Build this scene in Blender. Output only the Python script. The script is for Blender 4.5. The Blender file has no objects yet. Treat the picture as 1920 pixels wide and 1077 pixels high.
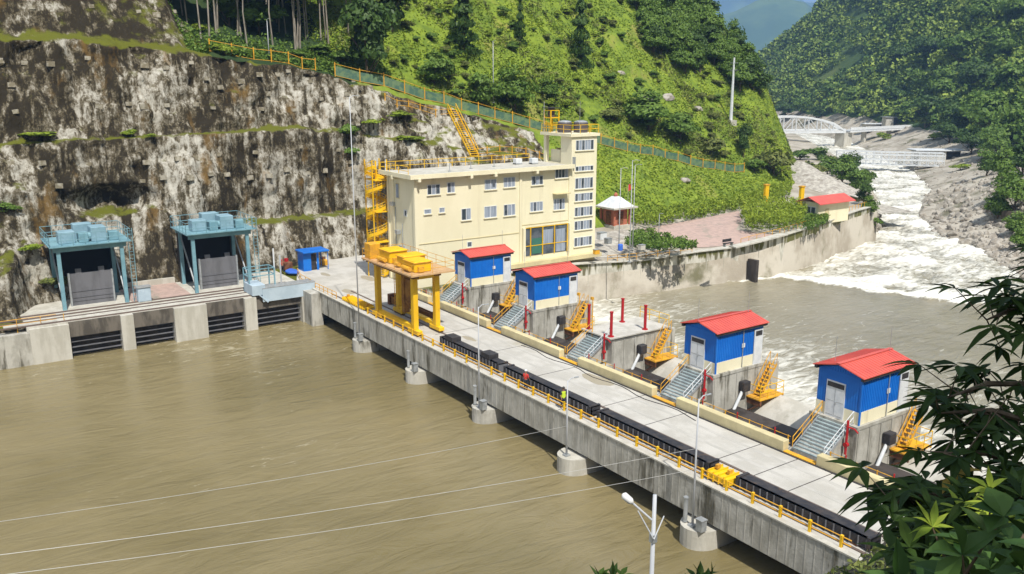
import bpy, bmesh, math, random
import numpy as np
from mathutils import Vector, noise, Matrix
from mathutils.bvhtree import BVHTree
random.seed(7); RNG = np.random.default_rng(11)
PI = math.pi
# ------------------------------------------------------------------ camera
F, HY, H = 1637., 150., 25.
pitch = math.atan((538.5-HY)/F); yaw = math.atan(2440*math.cos(pitch)/F)
sc = bpy.context.scene
cd = bpy.data.cameras.new('camera'); cam = bpy.data.objects.new('camera', cd)
sc.collection.objects.link(cam); sc.camera = cam
cd.sensor_width = 36; cd.lens = F/1920*36; cd.clip_start = .1; cd.clip_end = 20000
cam.location = (0, 0, H); cam.rotation_euler = (PI/2-pitch, 0, yaw)
# ------------------------------------------------------------------ world, sun, exposure
SUN_EL, SUN_AZ = math.radians(56), math.radians(-14)      # azimuth measured from +X towards +Y
W = bpy.data.worlds.new('World'); sc.world = W; W.use_nodes = True
nt = W.node_tree; nt.nodes.clear()
sky = nt.nodes.new('ShaderNodeTexSky'); sky.sky_type = 'NISHITA'; sky.sun_disc = False
sky.sun_elevation = SUN_EL; sky.sun_rotation = PI/2-SUN_AZ; sky.altitude = 600; sky.dust_density = 2.0
bg = nt.nodes.new('ShaderNodeBackground'); bg.inputs[1].default_value = .10
tc = nt.nodes.new('ShaderNodeTexCoord'); mp = nt.nodes.new('ShaderNodeMapping'); mp.inputs['Scale'].default_value = (1, 1, 3.5)
cn = nt.nodes.new('ShaderNodeTexNoise'); cn.inputs['Scale'].default_value = 3.0; cn.inputs['Detail'].default_value = 8
cr = nt.nodes.new('ShaderNodeValToRGB'); cr.color_ramp.elements[0].position = .42; cr.color_ramp.elements[1].position = .56
mx = nt.nodes.new('ShaderNodeMixRGB'); mx.inputs[2].default_value = (6.5, 6.9, 7.4, 1)
ow = nt.nodes.new('ShaderNodeOutputWorld'); L = nt.links.new
L(tc.outputs['Generated'], mp.inputs[0]); L(mp.outputs[0], cn.inputs['Vector']); L(cn.outputs['Fac'], cr.inputs[0])
L(cr.outputs[0], mx.inputs[0]); L(sky.outputs[0], mx.inputs[1]); L(mx.outputs[0], bg.inputs[0]); L(bg.outputs[0], ow.inputs[0])
ld = bpy.data.lights.new('sun', 'SUN'); ld.energy = 4.9; ld.angle = math.radians(.53); ld.color = (1, .955, .87)
sun = bpy.data.objects.new('sun', ld); sc.collection.objects.link(sun)
sd = Vector((math.cos(SUN_EL)*math.cos(SUN_AZ), math.cos(SUN_EL)*math.sin(SUN_AZ), math.sin(SUN_EL)))
sun.rotation_euler = sd.to_track_quat('Z', 'Y').to_euler(); sun.location = sd*300
vs = sc.view_settings; vs.view_transform = 'Standard'; vs.look = 'None'; vs.exposure = 0.62; vs.gamma = 1
sc.cycles.max_bounces = 5; sc.cycles.diffuse_bounces = 2; sc.cycles.glossy_bounces = 2; sc.cycles.transparent_max_bounces = 6
sc.cycles.volume_bounces = 0
# ------------------------------------------------------------------ pixel -> world helpers (used only to read positions off the photo's planes)
C0 = Vector((0, 0, H))
_r = Vector((math.cos(yaw), math.sin(yaw), 0)); _fh = Vector((-math.sin(yaw), math.cos(yaw), 0))
_fw = _fh*math.cos(pitch)-Vector((0, 0, math.sin(pitch))); _up = _fh*math.sin(pitch)+Vector((0, 0, math.cos(pitch)))
def ray(x, y): return _fw+_r*((x-960)/F)-_up*((y-538.5)/F)
def PZ(x, y, Z=0.): d = ray(x, y); return C0+d*((Z-H)/d.z)
def PX(x, y, X): d = ray(x, y); return C0+d*(X/d.x)
def PY(x, y, Y): d = ray(x, y); return C0+d*(Y/d.y)
def PT(x, y, t): return C0+ray(x, y)*t
# ------------------------------------------------------------------ materials
def _n(t, k, **kw):
    n = t.nodes.new(k)
    for a, b in kw.items():
        if a in ('operation', 'blend_type', 'data_type', 'attribute_name', 'wave_type', 'bands_direction', 'feature'): setattr(n, a, b)
        else: n.inputs[a].default_value = b
    return n
def col(c): return (c[0], c[1], c[2], 1)
def pmat(name, c1, c2=None, scale=1., stretch=(1, 1, 1), lo=.4, hi=.6, c3=None, s3=.3, st3=(1, 1, 1), t3=(.5, .62), rough=.8, bump=0., bscale=None, metal=0., spec=.3, moss=None, mz=(.55, .85), detail=6, tint=None, trans=None):
    m = bpy.data.materials.new(name); m.use_nodes = True; t = m.node_tree; b = t.nodes['Principled BSDF']; K = t.links.new
    b.inputs['Roughness'].default_value = rough; b.inputs['Metallic'].default_value = metal; b.inputs['Specular IOR Level'].default_value = spec
    g = t.nodes.new('ShaderNodeNewGeometry')
    def nz(sc_, st, det=detail):
        mpn = _n(t, 'ShaderNodeMapping', Scale=st); K(g.outputs['Position'], mpn.inputs[0])
        n = _n(t, 'ShaderNodeTexNoise', Scale=sc_, Detail=det, Roughness=.62); K(mpn.outputs[0], n.inputs['Vector']); return n.outputs['Fac']
    def ramp(s, a, b_):
        r = t.nodes.new('ShaderNodeMapRange'); r.inputs[1].default_value = a; r.inputs[2].default_value = b_; r.interpolation_type = 'SMOOTHSTEP'
        K(s, r.inputs[0]); return r.outputs[0]
    cur = None
    if c2 is not None:
        mixn = _n(t, 'ShaderNodeMixRGB', Color1=col(c1), Color2=col(c2)); K(ramp(nz(scale, stretch), lo, hi), mixn.inputs[0]); cur = mixn.outputs[0]
    else:
        mixn = _n(t, 'ShaderNodeMixRGB', Color1=col([v*.88 for v in c1]), Color2=col([min(1, v*1.08) for v in c1])); K(nz(1.7, (1, 1, 1)), mixn.inputs[0]); cur = mixn.outputs[0]
    if c3 is not None:
        q = _n(t, 'ShaderNodeMixRGB', Color2=col(c3)); K(cur, q.inputs[1]); K(ramp(nz(s3, st3), *t3), q.inputs[0]); cur = q.outputs[0]
    if moss is not None:
        sp = t.nodes.new('ShaderNodeSeparateXYZ'); K(g.outputs['Normal'], sp.inputs[0])
        ad = _n(t, 'ShaderNodeMath', operation='ADD'); K(sp.outputs[2], ad.inputs[0])
        ml = _n(t, 'ShaderNodeMath', operation='MULTIPLY_ADD'); K(nz(.35, (1, 1, 1)), ml.inputs[0]); ml.inputs[1].default_value = 1.1; ml.inputs[2].default_value = -.55; K(ml.outputs[0], ad.inputs[1])
        q = _n(t, 'ShaderNodeMixRGB', Color2=col(moss)); K(cur, q.inputs[1]); K(ramp(ad.outputs[0], *mz), q.inputs[0]); cur = q.outputs[0]
    if tint is not None:     # each leaf takes a colour between c1 and tint
        at = t.nodes.new('ShaderNodeAttribute'); at.attribute_name = 'tint'
        q = _n(t, 'ShaderNodeMixRGB', Color2=col(tint)); K(cur, q.inputs[1]); K(at.outputs['Fac'], q.inputs[0]); cur = q.outputs[0]
    K(cur, b.inputs['Base Color'])
    if bump:
        bn = _n(t, 'ShaderNodeBump', Strength=bump, Distance=.15); K(nz(bscale or scale*4, stretch if bscale is None else (1, 1, 1)), bn.inputs['Height']); K(bn.outputs[0], b.inputs['Normal'])
    if trans is not None:
        out = t.nodes['Material Output']; tl = t.nodes.new('ShaderNodeBsdfTranslucent'); K(cur, tl.inputs[0])
        ms = t.nodes.new('ShaderNodeMixShader'); ms.inputs[0].default_value = trans; K(b.outputs[0], ms.inputs[1]); K(tl.outputs[0], ms.inputs[2]); K(ms.outputs[0], out.inputs[0])
    return m
M = {}
M['deck'] = pmat('deck_concrete', (.54, .52, .475), (.45, .43, .385), .35, c3=(.40, .37, .30), s3=.22, t3=(.6, .72), rough=.85, bump=.15, bscale=6)
M['conc'] = pmat('stained_concrete', (.50, .485, .435), (.37, .355, .31), .9, (1, 1, .5), c3=(.13, .12, .09), s3=.9, st3=(1.3, 1.3, .22), t3=(.52, .68), rough=.9, bump=.3, bscale=3)
M['conc_light'] = pmat('pale_concrete', (.56, .54, .48), (.46, .44, .38), .9, (1, 1, .2), c3=(.22, .21, .16), s3=.8, st3=(1, 1, .1), t3=(.6, .8), rough=.9, bump=.25, bscale=3)
M['conc_old'] = pmat('old_river_wall_concrete', (.56, .54, .47), (.42, .40, .33), .25, (1, 1, .3), c3=(.13, .115, .06), s3=.45, st3=(1, 1, .16), t3=(.49, .60), rough=.95, bump=.4, bscale=2, moss=(.16, .17, .03), mz=(.75, 1.0))
def wall_mat():
    m = bpy.data.materials.new('weathered_river_wall'); m.use_nodes = True; t = m.node_tree; b = t.nodes['Principled BSDF']; K = t.links.new; b.inputs['Roughness'].default_value = .95
    g = t.nodes.new('ShaderNodeNewGeometry'); sp = t.nodes.new('ShaderNodeSeparateXYZ'); K(g.outputs['Position'], sp.inputs[0])
    def nz(s_, st, off=(0, 0, 0), det=7): mpn = _n(t, 'ShaderNodeMapping', Scale=st, Location=off); K(g.outputs['Position'], mpn.inputs[0]); n = _n(t, 'ShaderNodeTexNoise', Scale=s_, Detail=det, Roughness=.6); K(mpn.outputs[0], n.inputs['Vector']); return n.outputs['Fac']
    def mr(s_, a, c, o0=0., o1=1.): r = t.nodes.new('ShaderNodeMapRange'); r.inputs[1].default_value = a; r.inputs[2].default_value = c; r.inputs[3].default_value = o0; r.inputs[4].default_value = o1; r.interpolation_type = 'SMOOTHSTEP'; K(s_, r.inputs[0]); return r.outputs[0]
    def ad(a, c): n = _n(t, 'ShaderNodeMath', operation='ADD'); K(a, n.inputs[0]); K(c, n.inputs[1]); return n.outputs[0]
    q = _n(t, 'ShaderNodeMixRGB', Color1=col((.62, .60, .53)), Color2=col((.42, .40, .33))); K(mr(nz(.9, (1, 1, .5), det=10), .4, .62), q.inputs[0]); cur = q.outputs[0]
    for c_, f_ in (((.16, .145, .085), mr(ad(nz(.9, (1, 1, .07)), mr(sp.outputs[2], -3.6, -.2, -.12, .08)), .54, .62)), ((.12, .12, .03), mr(ad(nz(.5, (1, 1, .25), (5, 3, 1)), mr(sp.outputs[2], -2.2, .2, -.25, .07)), .52, .60)), ((.22, .19, .12), mr(ad(nz(.35, (1, 1, .3), (2, 8, 1)), mr(sp.outputs[2], -5.2, -3.4, .28, -.12)), .56, .62))):
        q = _n(t, 'ShaderNodeMixRGB', Color2=col(c_)); K(cur, q.inputs[1]); K(f_, q.inputs[0]); cur = q.outputs[0]
    K(cur, b.inputs['Base Color']); bn = _n(t, 'ShaderNodeBump', Strength=.4, Distance=.1); K(nz(2., (1, 1, .5)), bn.inputs['Height']); K(bn.outputs[0], b.inputs['Normal']); return m
M['river_wall'] = wall_mat()
M['conc_dark_and_shade'] = pmat('dark_concrete_and_gap_shade', (.07, .06, .055), (.035, .03, .028), .7, (1, 1, .3), rough=.6)  # dark concrete; also colours in the shade of the gate bay gap
M['conc_weathered'] = pmat('black_weathered_concrete', (.17, .15, .125), (.085, .075, .062), 1, (1, 1, .3), rough=.9)
M['cream'] = pmat('cream_paint', (.86, .80, .58), (.81, .75, .53), .25, (1, 1, .4), c3=(.60, .53, .36), s3=.8, st3=(1, 1, .07), t3=(.56, .82), rough=.75)
M['cream2'] = pmat('cream_parapet_paint', (.68, .59, .34), (.58, .50, .29), .6, c3=(.40, .36, .24), s3=.5, t3=(.58, .75), rough=.8, bump=.1, bscale=5)
M['blue'] = pmat('blue_sheet_metal', (.006, .15, .60), (.01, .18, .66), .5, rough=.42, spec=.4)
M['red'] = pmat('red_roof_sheet', (.66, .12, .09), (.58, .10, .08), .6, c3=(.50, .13, .09), s3=.5, t3=(.58, .75), rough=.45, spec=.3)
M['redpaint'] = pmat('red_pipe_paint', (.45, .02, .025), rough=.4)
M['white'] = pmat('white_paint', (.74, .76, .78), (.64, .67, .70), 1.5, rough=.45)
M['glass'] = pmat('window_glass', (.05, .065, .08), (.12, .14, .17), .8, rough=.12, spec=.6)
M['curtain'] = pmat('pale_curtain', (.35, .40, .48), (.25, .29, .36), 2, (1, 3, .2), rough=.9)
M['black'] = pmat('black_steel_and_shade', (.03, .03, .035), (.055, .05, .05), 2, c3=(.10, .07, .05), s3=1.2, t3=(.55, .7), rough=.6)
M['dark'] = pmat('painted_tunnel_shade', (.012, .011, .01), rough=.95)  # near-black that paints in the unlit inside of the tunnels
M['yellow'] = pmat('yellow_steel_paint', (.88, .54, .012), (.82, .48, .012), .7, c3=(.50, .25, .03), s3=1.1, t3=(.62, .8), rough=.45, spec=.35)
M['ochre'] = pmat('ochre_railing_paint', (.80, .42, .03), (.62, .32, .04), 1.2, rough=.55)
M['brownsteel'] = pmat('rusty_brown_steel', (.22, .10, .025), (.34, .17, .03), 1, rough=.7)
M['rust'] = pmat('rusty_steel', (.12, .05, .025), (.22, .1, .05), 2, rough=.85)
M['rail'] = pmat('crane_rail_steel', (.16, .12, .10), rough=.6)
M['bluegrey'] = pmat('pale_blue_steel_paint', (.16, .31, .37), (.21, .38, .44), .8, c3=(.14, .24, .27), s3=1.3, t3=(.6, .8), rough=.5)
M['winchblue'] = pmat('blue_grey_winch_paint', (.27, .42, .50), (.22, .36, .43), .8, c3=(.15, .24, .28), s3=1.5, t3=(.58, .78), rough=.5)
M['paleblue'] = pmat('light_blue_panel_paint', (.48, .58, .66), (.42, .52, .60), .6, rough=.5)
M['gate'] = pmat('grey_gate_steel', (.17, .17, .185), (.13, .13, .14), .7, (1, 1, .3), rough=.5)
M['galv'] = pmat('galvanised_steel', (.45, .47, .48), (.34, .36, .37), 2, rough=.4, metal=.3)
M['tread'] = pmat('grey_blue_tread_plate', (.33, .40, .41), (.24, .30, .31), 2, rough=.5)
M['pole'] = pmat('grey_pole_paint', (.50, .52, .55), rough=.45)
M['mesh'] = pmat('green_fence_mesh', (.08, .16, .12), (.17, .25, .13), 1.2, rough=.7)
M['brick'] = pmat('pink_brick_wall', (.50, .17, .10), (.40, .14, .09), 3, rough=.85)
M['pave'] = pmat('pink_paving', (.50, .36, .31), (.42, .31, .27), 1.2, c3=(.30, .27, .22), s3=.3, t3=(.55, .7), rough=.9, bump=.2, bscale=8)
M['gravel'] = pmat('grey_gravel', (.52, .49, .43), (.34, .31, .27), 1.2, c3=(.22, .19, .15), s3=.35, t3=(.52, .7), rough=.95, bump=.8, bscale=3)
M['rock'] = pmat('boulder_rock', (.42, .39, .34), (.27, .24, .2), .8, rough=.95, bump=.6, bscale=2.5)
M['bark'] = pmat('tree_bark', (.16, .12, .08), (.09, .07, .045), 3, (1, 1, .2), rough=.95)
M['palebark'] = pmat('pale_trunk_bark', (.36, .32, .27), (.22, .19, .15), 2, (1, 1, .2), rough=.95)
M['skin'] = pmat('skin', (.32, .17, .10), rough=.6)
M['orange'] = pmat('orange_red_cloth', (.60, .05, .04), rough=.9)
M['vest'] = pmat('yellow_green_vest_cloth', (.60, .78, .05), rough=.8)
M['trousers'] = pmat('dark_trousers_cloth', (.03, .035, .05), rough=.9)
M['tarp'] = pmat('blue_tarpaulin', (.05, .16, .65), rough=.6)
M['wire'] = pmat('aluminium_wire', (.60, .60, .58), rough=.35, metal=.2)
M['lampglass'] = pmat('white_lamp_housing', (.80, .80, .78), rough=.4)
M['tank'] = pmat('dark_water_tank_plastic', (.10, .085, .09), rough=.5)
# natural surfaces
def cliff_mat():
    m = bpy.data.materials.new('shotcrete_cliff_rock'); m.use_nodes = True; t = m.node_tree; b = t.nodes['Principled BSDF']; K = t.links.new; b.inputs['Roughness'].default_value = .95; b.inputs['Specular IOR Level'].default_value = .2
    g = t.nodes.new('ShaderNodeNewGeometry')
    def nz(s_, st, det=8, off=(0, 0, 0), ro=.65):
        mpn = _n(t, 'ShaderNodeMapping', Scale=st, Location=off); K(g.outputs['Position'], mpn.inputs[0]); n = _n(t, 'ShaderNodeTexNoise', Scale=s_, Detail=det, Roughness=ro); K(mpn.outputs[0], n.inputs['Vector']); return n.outputs['Fac']
    def mr(s_, a, c, o0=0., o1=1.):
        r = t.nodes.new('ShaderNodeMapRange'); r.inputs[1].default_value = a; r.inputs[2].default_value = c; r.inputs[3].default_value = o0; r.inputs[4].default_value = o1; r.interpolation_type = 'SMOOTHSTEP'; K(s_, r.inputs[0]); return r.outputs[0]
    def add(a, c, k=1.):
        n = _n(t, 'ShaderNodeMath', operation='MULTIPLY_ADD'); K(c, n.inputs[0]); n.inputs[1].default_value = k; K(a, n.inputs[2]); return n.outputs[0]
    sp = t.nodes.new('ShaderNodeSeparateXYZ'); K(g.outputs['Position'], sp.inputs[0])
    f = mr(nz(.13, (1, 1, .8), 5), .36, .64, -.22, .32)
    f = add(f, mr(nz(1.1, (1, 1, .8), 12, ro=.72), .3, .7, -.21, .25)); f = add(f, mr(nz(.75, (1.5, 1.5, .12), 6, (3, 7, 0)), .38, .66, .14, -.22)); f = add(f, mr(nz(4.5, (1, 1, .8), 6, ro=.7), .35, .65, -.10, .10))
    f = add(f, mr(nz(.42, (1.3, 1.3, .045), 5, (13, 1, 0)), .46, .62, .06, -.26)); f = add(f, mr(sp.outputs[2], 8., 15., -.10, .0)); f = add(f, mr(sp.outputs[2], 24., 29., .0, -.24))
    o = _n(t, 'ShaderNodeMath', operation='ADD'); K(f, o.inputs[0]); o.inputs[1].default_value = .36
    cr_ = t.nodes.new('ShaderNodeValToRGB'); el = cr_.color_ramp.elements; el[0].position = .10; el[0].color = (.035, .028, .017, 1); el[1].position = .95; el[1].color = (.60, .58, .51, 1)
    for p_, c_ in ((.26, (.095, .078, .046)), (.42, (.19, .165, .12)), (.54, (.35, .325, .27)), (.72, (.50, .475, .41))): e = el.new(p_); e.color = col(c_)
    K(o.outputs[0], cr_.inputs[0]); cur = cr_.outputs[0]
    q = _n(t, 'ShaderNodeMixRGB', Color2=col((.20, .12, .035))); K(cur, q.inputs[1]); K(mr(nz(.28, (1, 1, .5), 6, (9, 2, 5)), .56, .70, 0, .75), q.inputs[0]); cur = q.outputs[0]
    s2 = t.nodes.new('ShaderNodeSeparateXYZ'); K(g.outputs['Normal'], s2.inputs[0]); mo = add(s2.outputs[2], nz(.4, (1, 1, 1), 7), 1.5); zf = mr(sp.outputs[2], 25, 29, 0, .12); mo = add(mo, zf)
    q = _n(t, 'ShaderNodeMixRGB', Color2=col((.13, .14, .016))); K(cur, q.inputs[1]); K(mr(mo, 1.44, 1.72), q.inputs[0]); cur = q.outputs[0]
    K(cur, b.inputs['Base Color']); bn = _n(t, 'ShaderNodeBump', Strength=1., Distance=.35); K(nz(1.7, (1, 1, .6), 10, ro=.7), bn.inputs['Height']); K(bn.outputs[0], b.inputs['Normal']); return m
M['cliff'] = cliff_mat()
M['grassland'] = pmat('bright_hillside_grass', (.20, .27, .026), (.12, .18, .02), .35, c3=(.26, .25, .06), s3=.11, t3=(.55, .7), rough=.95, bump=1.0, bscale=1.2, detail=9)
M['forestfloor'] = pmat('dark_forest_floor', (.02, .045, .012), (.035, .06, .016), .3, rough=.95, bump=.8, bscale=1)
M['scree'] = pmat('river_flat_scree', (.48, .44, .37), (.34, .30, .24), .15, c3=(.16, .15, .09), s3=.08, t3=(.54, .66), rough=.95, bump=1.0, bscale=.8, moss=None, detail=9)
M['farhill'] = pmat('wooded_mountain_ground', (.045, .085, .02), (.07, .115, .025), .03, c3=(.11, .14, .03), s3=.014, t3=(.56, .68), rough=.95, bump=1, bscale=.15)
M['bluehill'] = pmat('distant_mountain_ground', (.05, .10, .035), (.11, .17, .045), .003, c3=(.03, .06, .03), s3=.0012, t3=(.5, .62), rough=1)
M['bankdark'] = pmat('dark_bank_soil', (.085, .075, .06), (.05, .06, .03), .8, rough=.95, bump=.8, bscale=3)  # dark soil tone, mottled brown and green
M['leaf_dark'] = pmat('dark_leaves', (.032, .075, .014), tint=(.10, .17, .03), rough=.55, spec=.35, trans=.18)
M['leaf_mid'] = pmat('mid_green_leaves', (.07, .145, .02), tint=(.20, .30, .05), rough=.6, spec=.3, trans=.2)
M['leaf_bright'] = pmat('bright_yellow_green_leaves', (.14, .225, .02), tint=(.37, .45, .05), rough=.65, spec=.25, trans=.2)
M['leaf_olive'] = pmat('olive_shrub_leaves', (.085, .12, .025), tint=(.24, .26, .07), rough=.7, spec=.25, trans=.15)
M['leaf_far'] = pmat('far_forest_leaves', (.065, .125, .022), tint=(.30, .38, .07), rough=.8, spec=.2)
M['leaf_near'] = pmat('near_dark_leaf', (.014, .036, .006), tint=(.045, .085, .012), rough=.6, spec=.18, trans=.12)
M['leaf_low'] = pmat('dark_broad_leaf', (.025, .07, .015), tint=(.08, .15, .03), rough=.55, spec=.25, trans=.12)  # darker green of the broad leaved plant
M['leaf_gold'] = pmat('yellowing_leaf', (.42, .30, .05), rough=.6, trans=.2)
M['moss_anchor'] = pmat('anchor_block_concrete', (.40, .37, .30), (.22, .19, .13), 1.5, rough=.95)

def water_mat(name, c1, c2, foamcol, ripple, rs, streak):
    m = bpy.data.materials.new(name); m.use_nodes = True; t = m.node_tree; b = t.nodes['Principled BSDF']; K = t.links.new
    g = t.nodes.new('ShaderNodeNewGeometry')
    def nz(s, st, rot=0, det=6, dist=0.):
        mpn = _n(t, 'ShaderNodeMapping', Scale=st); mpn.inputs['Rotation'].default_value = (0, 0, rot); K(g.outputs['Position'], mpn.inputs[0])
        n = _n(t, 'ShaderNodeTexNoise', Scale=s, Detail=det, Roughness=.6, Distortion=dist); K(mpn.outputs[0], n.inputs['Vector']); return n.outputs['Fac']
    def rmp(s, a, c):
        r = t.nodes.new('ShaderNodeMapRange'); r.inputs[1].default_value = a; r.inputs[2].default_value = c; r.interpolation_type = 'SMOOTHSTEP'; K(s, r.inputs[0]); return r.outputs[0]
    q = _n(t, 'ShaderNodeMixRGB', Color1=col(c1), Color2=col(c2)); K(rmp(nz(.05, (1, 1, 1), det=4), .35, .65), q.inputs[0])
    at = t.nodes.new('ShaderNodeAttribute'); at.attribute_name = 'foam'
    # froth: foam density attribute + fine streaky noise, thresholded
    s = _n(t, 'ShaderNodeMath', operation='ADD'); K(at.outputs['Fac'], s.inputs[0]); K(nz(streak, (1, .35, 1), .6, 8, 1.2), s.inputs[1])
    q2 = _n(t, 'ShaderNodeMixRGB', Color2=col(foamcol)); K(q.outputs[0], q2.inputs[1]); K(rmp(s.outputs[0], .68, 1.16), q2.inputs[0])
    K(q2.outputs[0], b.inputs['Base Color'])
    rr = _n(t, 'ShaderNodeMath', operation='MULTIPLY_ADD'); K(rmp(s.outputs[0], .74, 1.0), rr.inputs[0]); rr.inputs[1].default_value = .5; rr.inputs[2].default_value = .22; K(rr.outputs[0], b.inputs['Roughness'])
    b.inputs['Specular IOR Level'].default_value = .5
    bn = _n(t, 'ShaderNodeBump', Strength=ripple, Distance=.4); K(nz(rs, (1, .3, 1), -.5, 7, .6), bn.inputs['Height']); K(bn.outputs[0], b.inputs['Normal'])
    return m
M['lake'] = water_mat('silty_reservoir_water', (.185, .15, .068), (.245, .20, .10), (.66, .61, .47), .75, .65, 1.3)
M['river'] = water_mat('silty_river_water', (.26, .23, .155), (.32, .29, .21), (.86, .85, .78), .7, .9, 1.1)
# ------------------------------------------------------------------ mesh helpers
col0 = sc.collection
WL = {}
def tag(o, label=None, cat=None, group=None, kind=None):
    if label: o['label'] = label
    if cat: o['category'] = cat
    if group: o['group'] = group
    if kind: o['kind'] = kind
    return o
def empty(name, loc, label, cat, group=None, rz=0.):
    o = bpy.data.objects.new(name, None); col0.objects.link(o); o.location = loc; o.rotation_euler = (0, 0, rz); o.empty_display_size = .5
    WL[o.name] = Vector(loc); tag(o, label, cat, group); return o
class MB:
    def __init__(s): s.v = []; s.f = []
    def add(s, vs_, fs):
        n = len(s.v); s.v += [tuple(v) for v in vs_]; s.f += [tuple(i+n for i in f) for f in fs]; return s
    def box(s, x0, x1, y0, y1, z0, z1):
        return s.add([(x0, y0, z0), (x1, y0, z0), (x1, y1, z0), (x0, y1, z0), (x0, y0, z1), (x1, y0, z1), (x1, y1, z1), (x0, y1, z1)],
                     [(0, 3, 2, 1), (4, 5, 6, 7), (0, 1, 5, 4), (1, 2, 6, 5), (2, 3, 7, 6), (3, 0, 4, 7)])
    def bar(s, p, q, w, h=None, up=(0, 0, 1)):
        h = h or w; p = Vector(p); q = Vector(q); d = (q-p).normalized(); u = Vector(up)
        if abs(d.dot(u)) > .98: u = Vector((1, 0, 0))
        a = d.cross(u).normalized()*(w/2); b = a.cross(d).normalized()*(h/2)
        vs_ = [p-a-b, p+a-b, p+a+b, p-a+b, q-a-b, q+a-b, q+a+b, q-a+b]
        return s.add(vs_, [(0, 1, 2, 3), (7, 6, 5, 4), (0, 4, 5, 1), (1, 5, 6, 2), (2, 6, 7, 3), (3, 7, 4, 0)])
    def tube(s, pts, r, n=8, cap=True):
        pts = [Vector(p) for p in pts]; rr = r if isinstance(r, (list, tuple)) else [r]*len(pts); rings = []
        for i, p in enumerate(pts):
            d = (pts[min(i+1, len(pts)-1)]-pts[max(i-1, 0)]).normalized(); u = Vector((0, 0, 1)) if abs(d.z) < .95 else Vector((1, 0, 0))
            a = d.cross(u).normalized(); b = a.cross(d).normalized()
            rings.append([p+(a*math.cos(2*PI*k/n)+b*math.sin(2*PI*k/n))*rr[i] for k in range(n)])
        vs_ = [v for g in rings for v in g]; fs = []
        for i in range(len(pts)-1):
            for k in range(n): fs.append((i*n+k, i*n+(k+1) % n, (i+1)*n+(k+1) % n, (i+1)*n+k))
        if cap: fs += [tuple(range(n))[::-1], tuple((len(pts)-1)*n+k for k in range(n))]
        return s.add(vs_, fs)
    def prism(s, poly, z0, z1):
        n = len(poly); return s.add([(x, y, z0) for x, y in poly]+[(x, y, z1) for x, y in poly],
            [tuple(range(n))[::-1], tuple(range(n, 2*n))]+[(i, (i+1) % n, n+(i+1) % n, n+i) for i in range(n)])
    def prism_x(s, poly, x0, x1):   # poly in (y, z)
        n = len(poly); return s.add([(x0, y, z) for y, z in poly]+[(x1, y, z) for y, z in poly],
            [tuple(range(n)), tuple(range(n, 2*n))[::-1]]+[(i, n+i, n+(i+1) % n, (i+1) % n) for i in range(n)])
    def build(s, name, m, parent=None, org=None, bevel=0., smooth=False, label=None, cat=None, group=None, kind=None):
        o_ = WL[parent.name] if parent else Vector(org or (0, 0, 0))
        me = bpy.data.meshes.new(name); me.from_pydata([tuple(Vector(v)-o_) for v in s.v], [], s.f); me.materials.append(M[m] if isinstance(m, str) else m)
        bm = bmesh.new(); bm.from_mesh(me); bmesh.ops.recalc_face_normals(bm, faces=bm.faces)
        if bevel: bmesh.ops.bevel(bm, geom=[e for e in bm.edges], offset=bevel, segments=1, affect='EDGES')
        bm.to_mesh(me); bm.free()
        if smooth:
            for p in me.polygons: p.use_smooth = True
        o = bpy.data.objects.new(name, me); col0.objects.link(o)
        if parent: o.parent = parent; WL[o.name] = o_
        else: o.location = o_; WL[o.name] = o_
        return tag(o, label, cat, group, kind)
def copy_tree(o, parent=None):
    c = o.copy(); col0.objects.link(c); c.parent = parent
    for ch in list(o.children): copy_tree(ch, c)
    return c
def grid_mesh(name, V, nu, nv, m, attr=None, kind='structure', mats=None, midx=None, label=None, cat=None):
    me = bpy.data.meshes.new(name); V = np.asarray(V, dtype=np.float32).reshape(-1, 3); me.vertices.add(len(V)); me.vertices.foreach_set('co', V.ravel())
    I = np.arange(nu*nv).reshape(nu, nv); Q = np.stack([I[:-1, :-1], I[1:, :-1], I[1:, 1:], I[:-1, 1:]], -1).reshape(-1, 4)
    me.loops.add(Q.size); me.loops.foreach_set('vertex_index', Q.ravel()); me.polygons.add(len(Q)); me.polygons.foreach_set('loop_start', np.arange(len(Q))*4)
    for mm in (mats or [m]): me.materials.append(M[mm])
    if midx is not None: me.polygons.foreach_set('material_index', np.asarray(midx, dtype=np.int32))
    me.polygons.foreach_set('use_smooth', np.ones(len(Q), dtype=bool)); me.update(calc_edges=True); me.validate()
    if attr is not None:
        a = me.attributes.new('foam', 'FLOAT', 'POINT'); a.data.foreach_set('value', np.asarray(attr, dtype=np.float32).ravel())
    o = bpy.data.objects.new(name, me); col0.objects.link(o); tag(o, label, cat, kind=kind); return o, V, Q
def fbm(x, y, z, s, o=4): return noise.fractal(Vector((x*s, y*s, z*s)), .8, 2., o)
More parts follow.
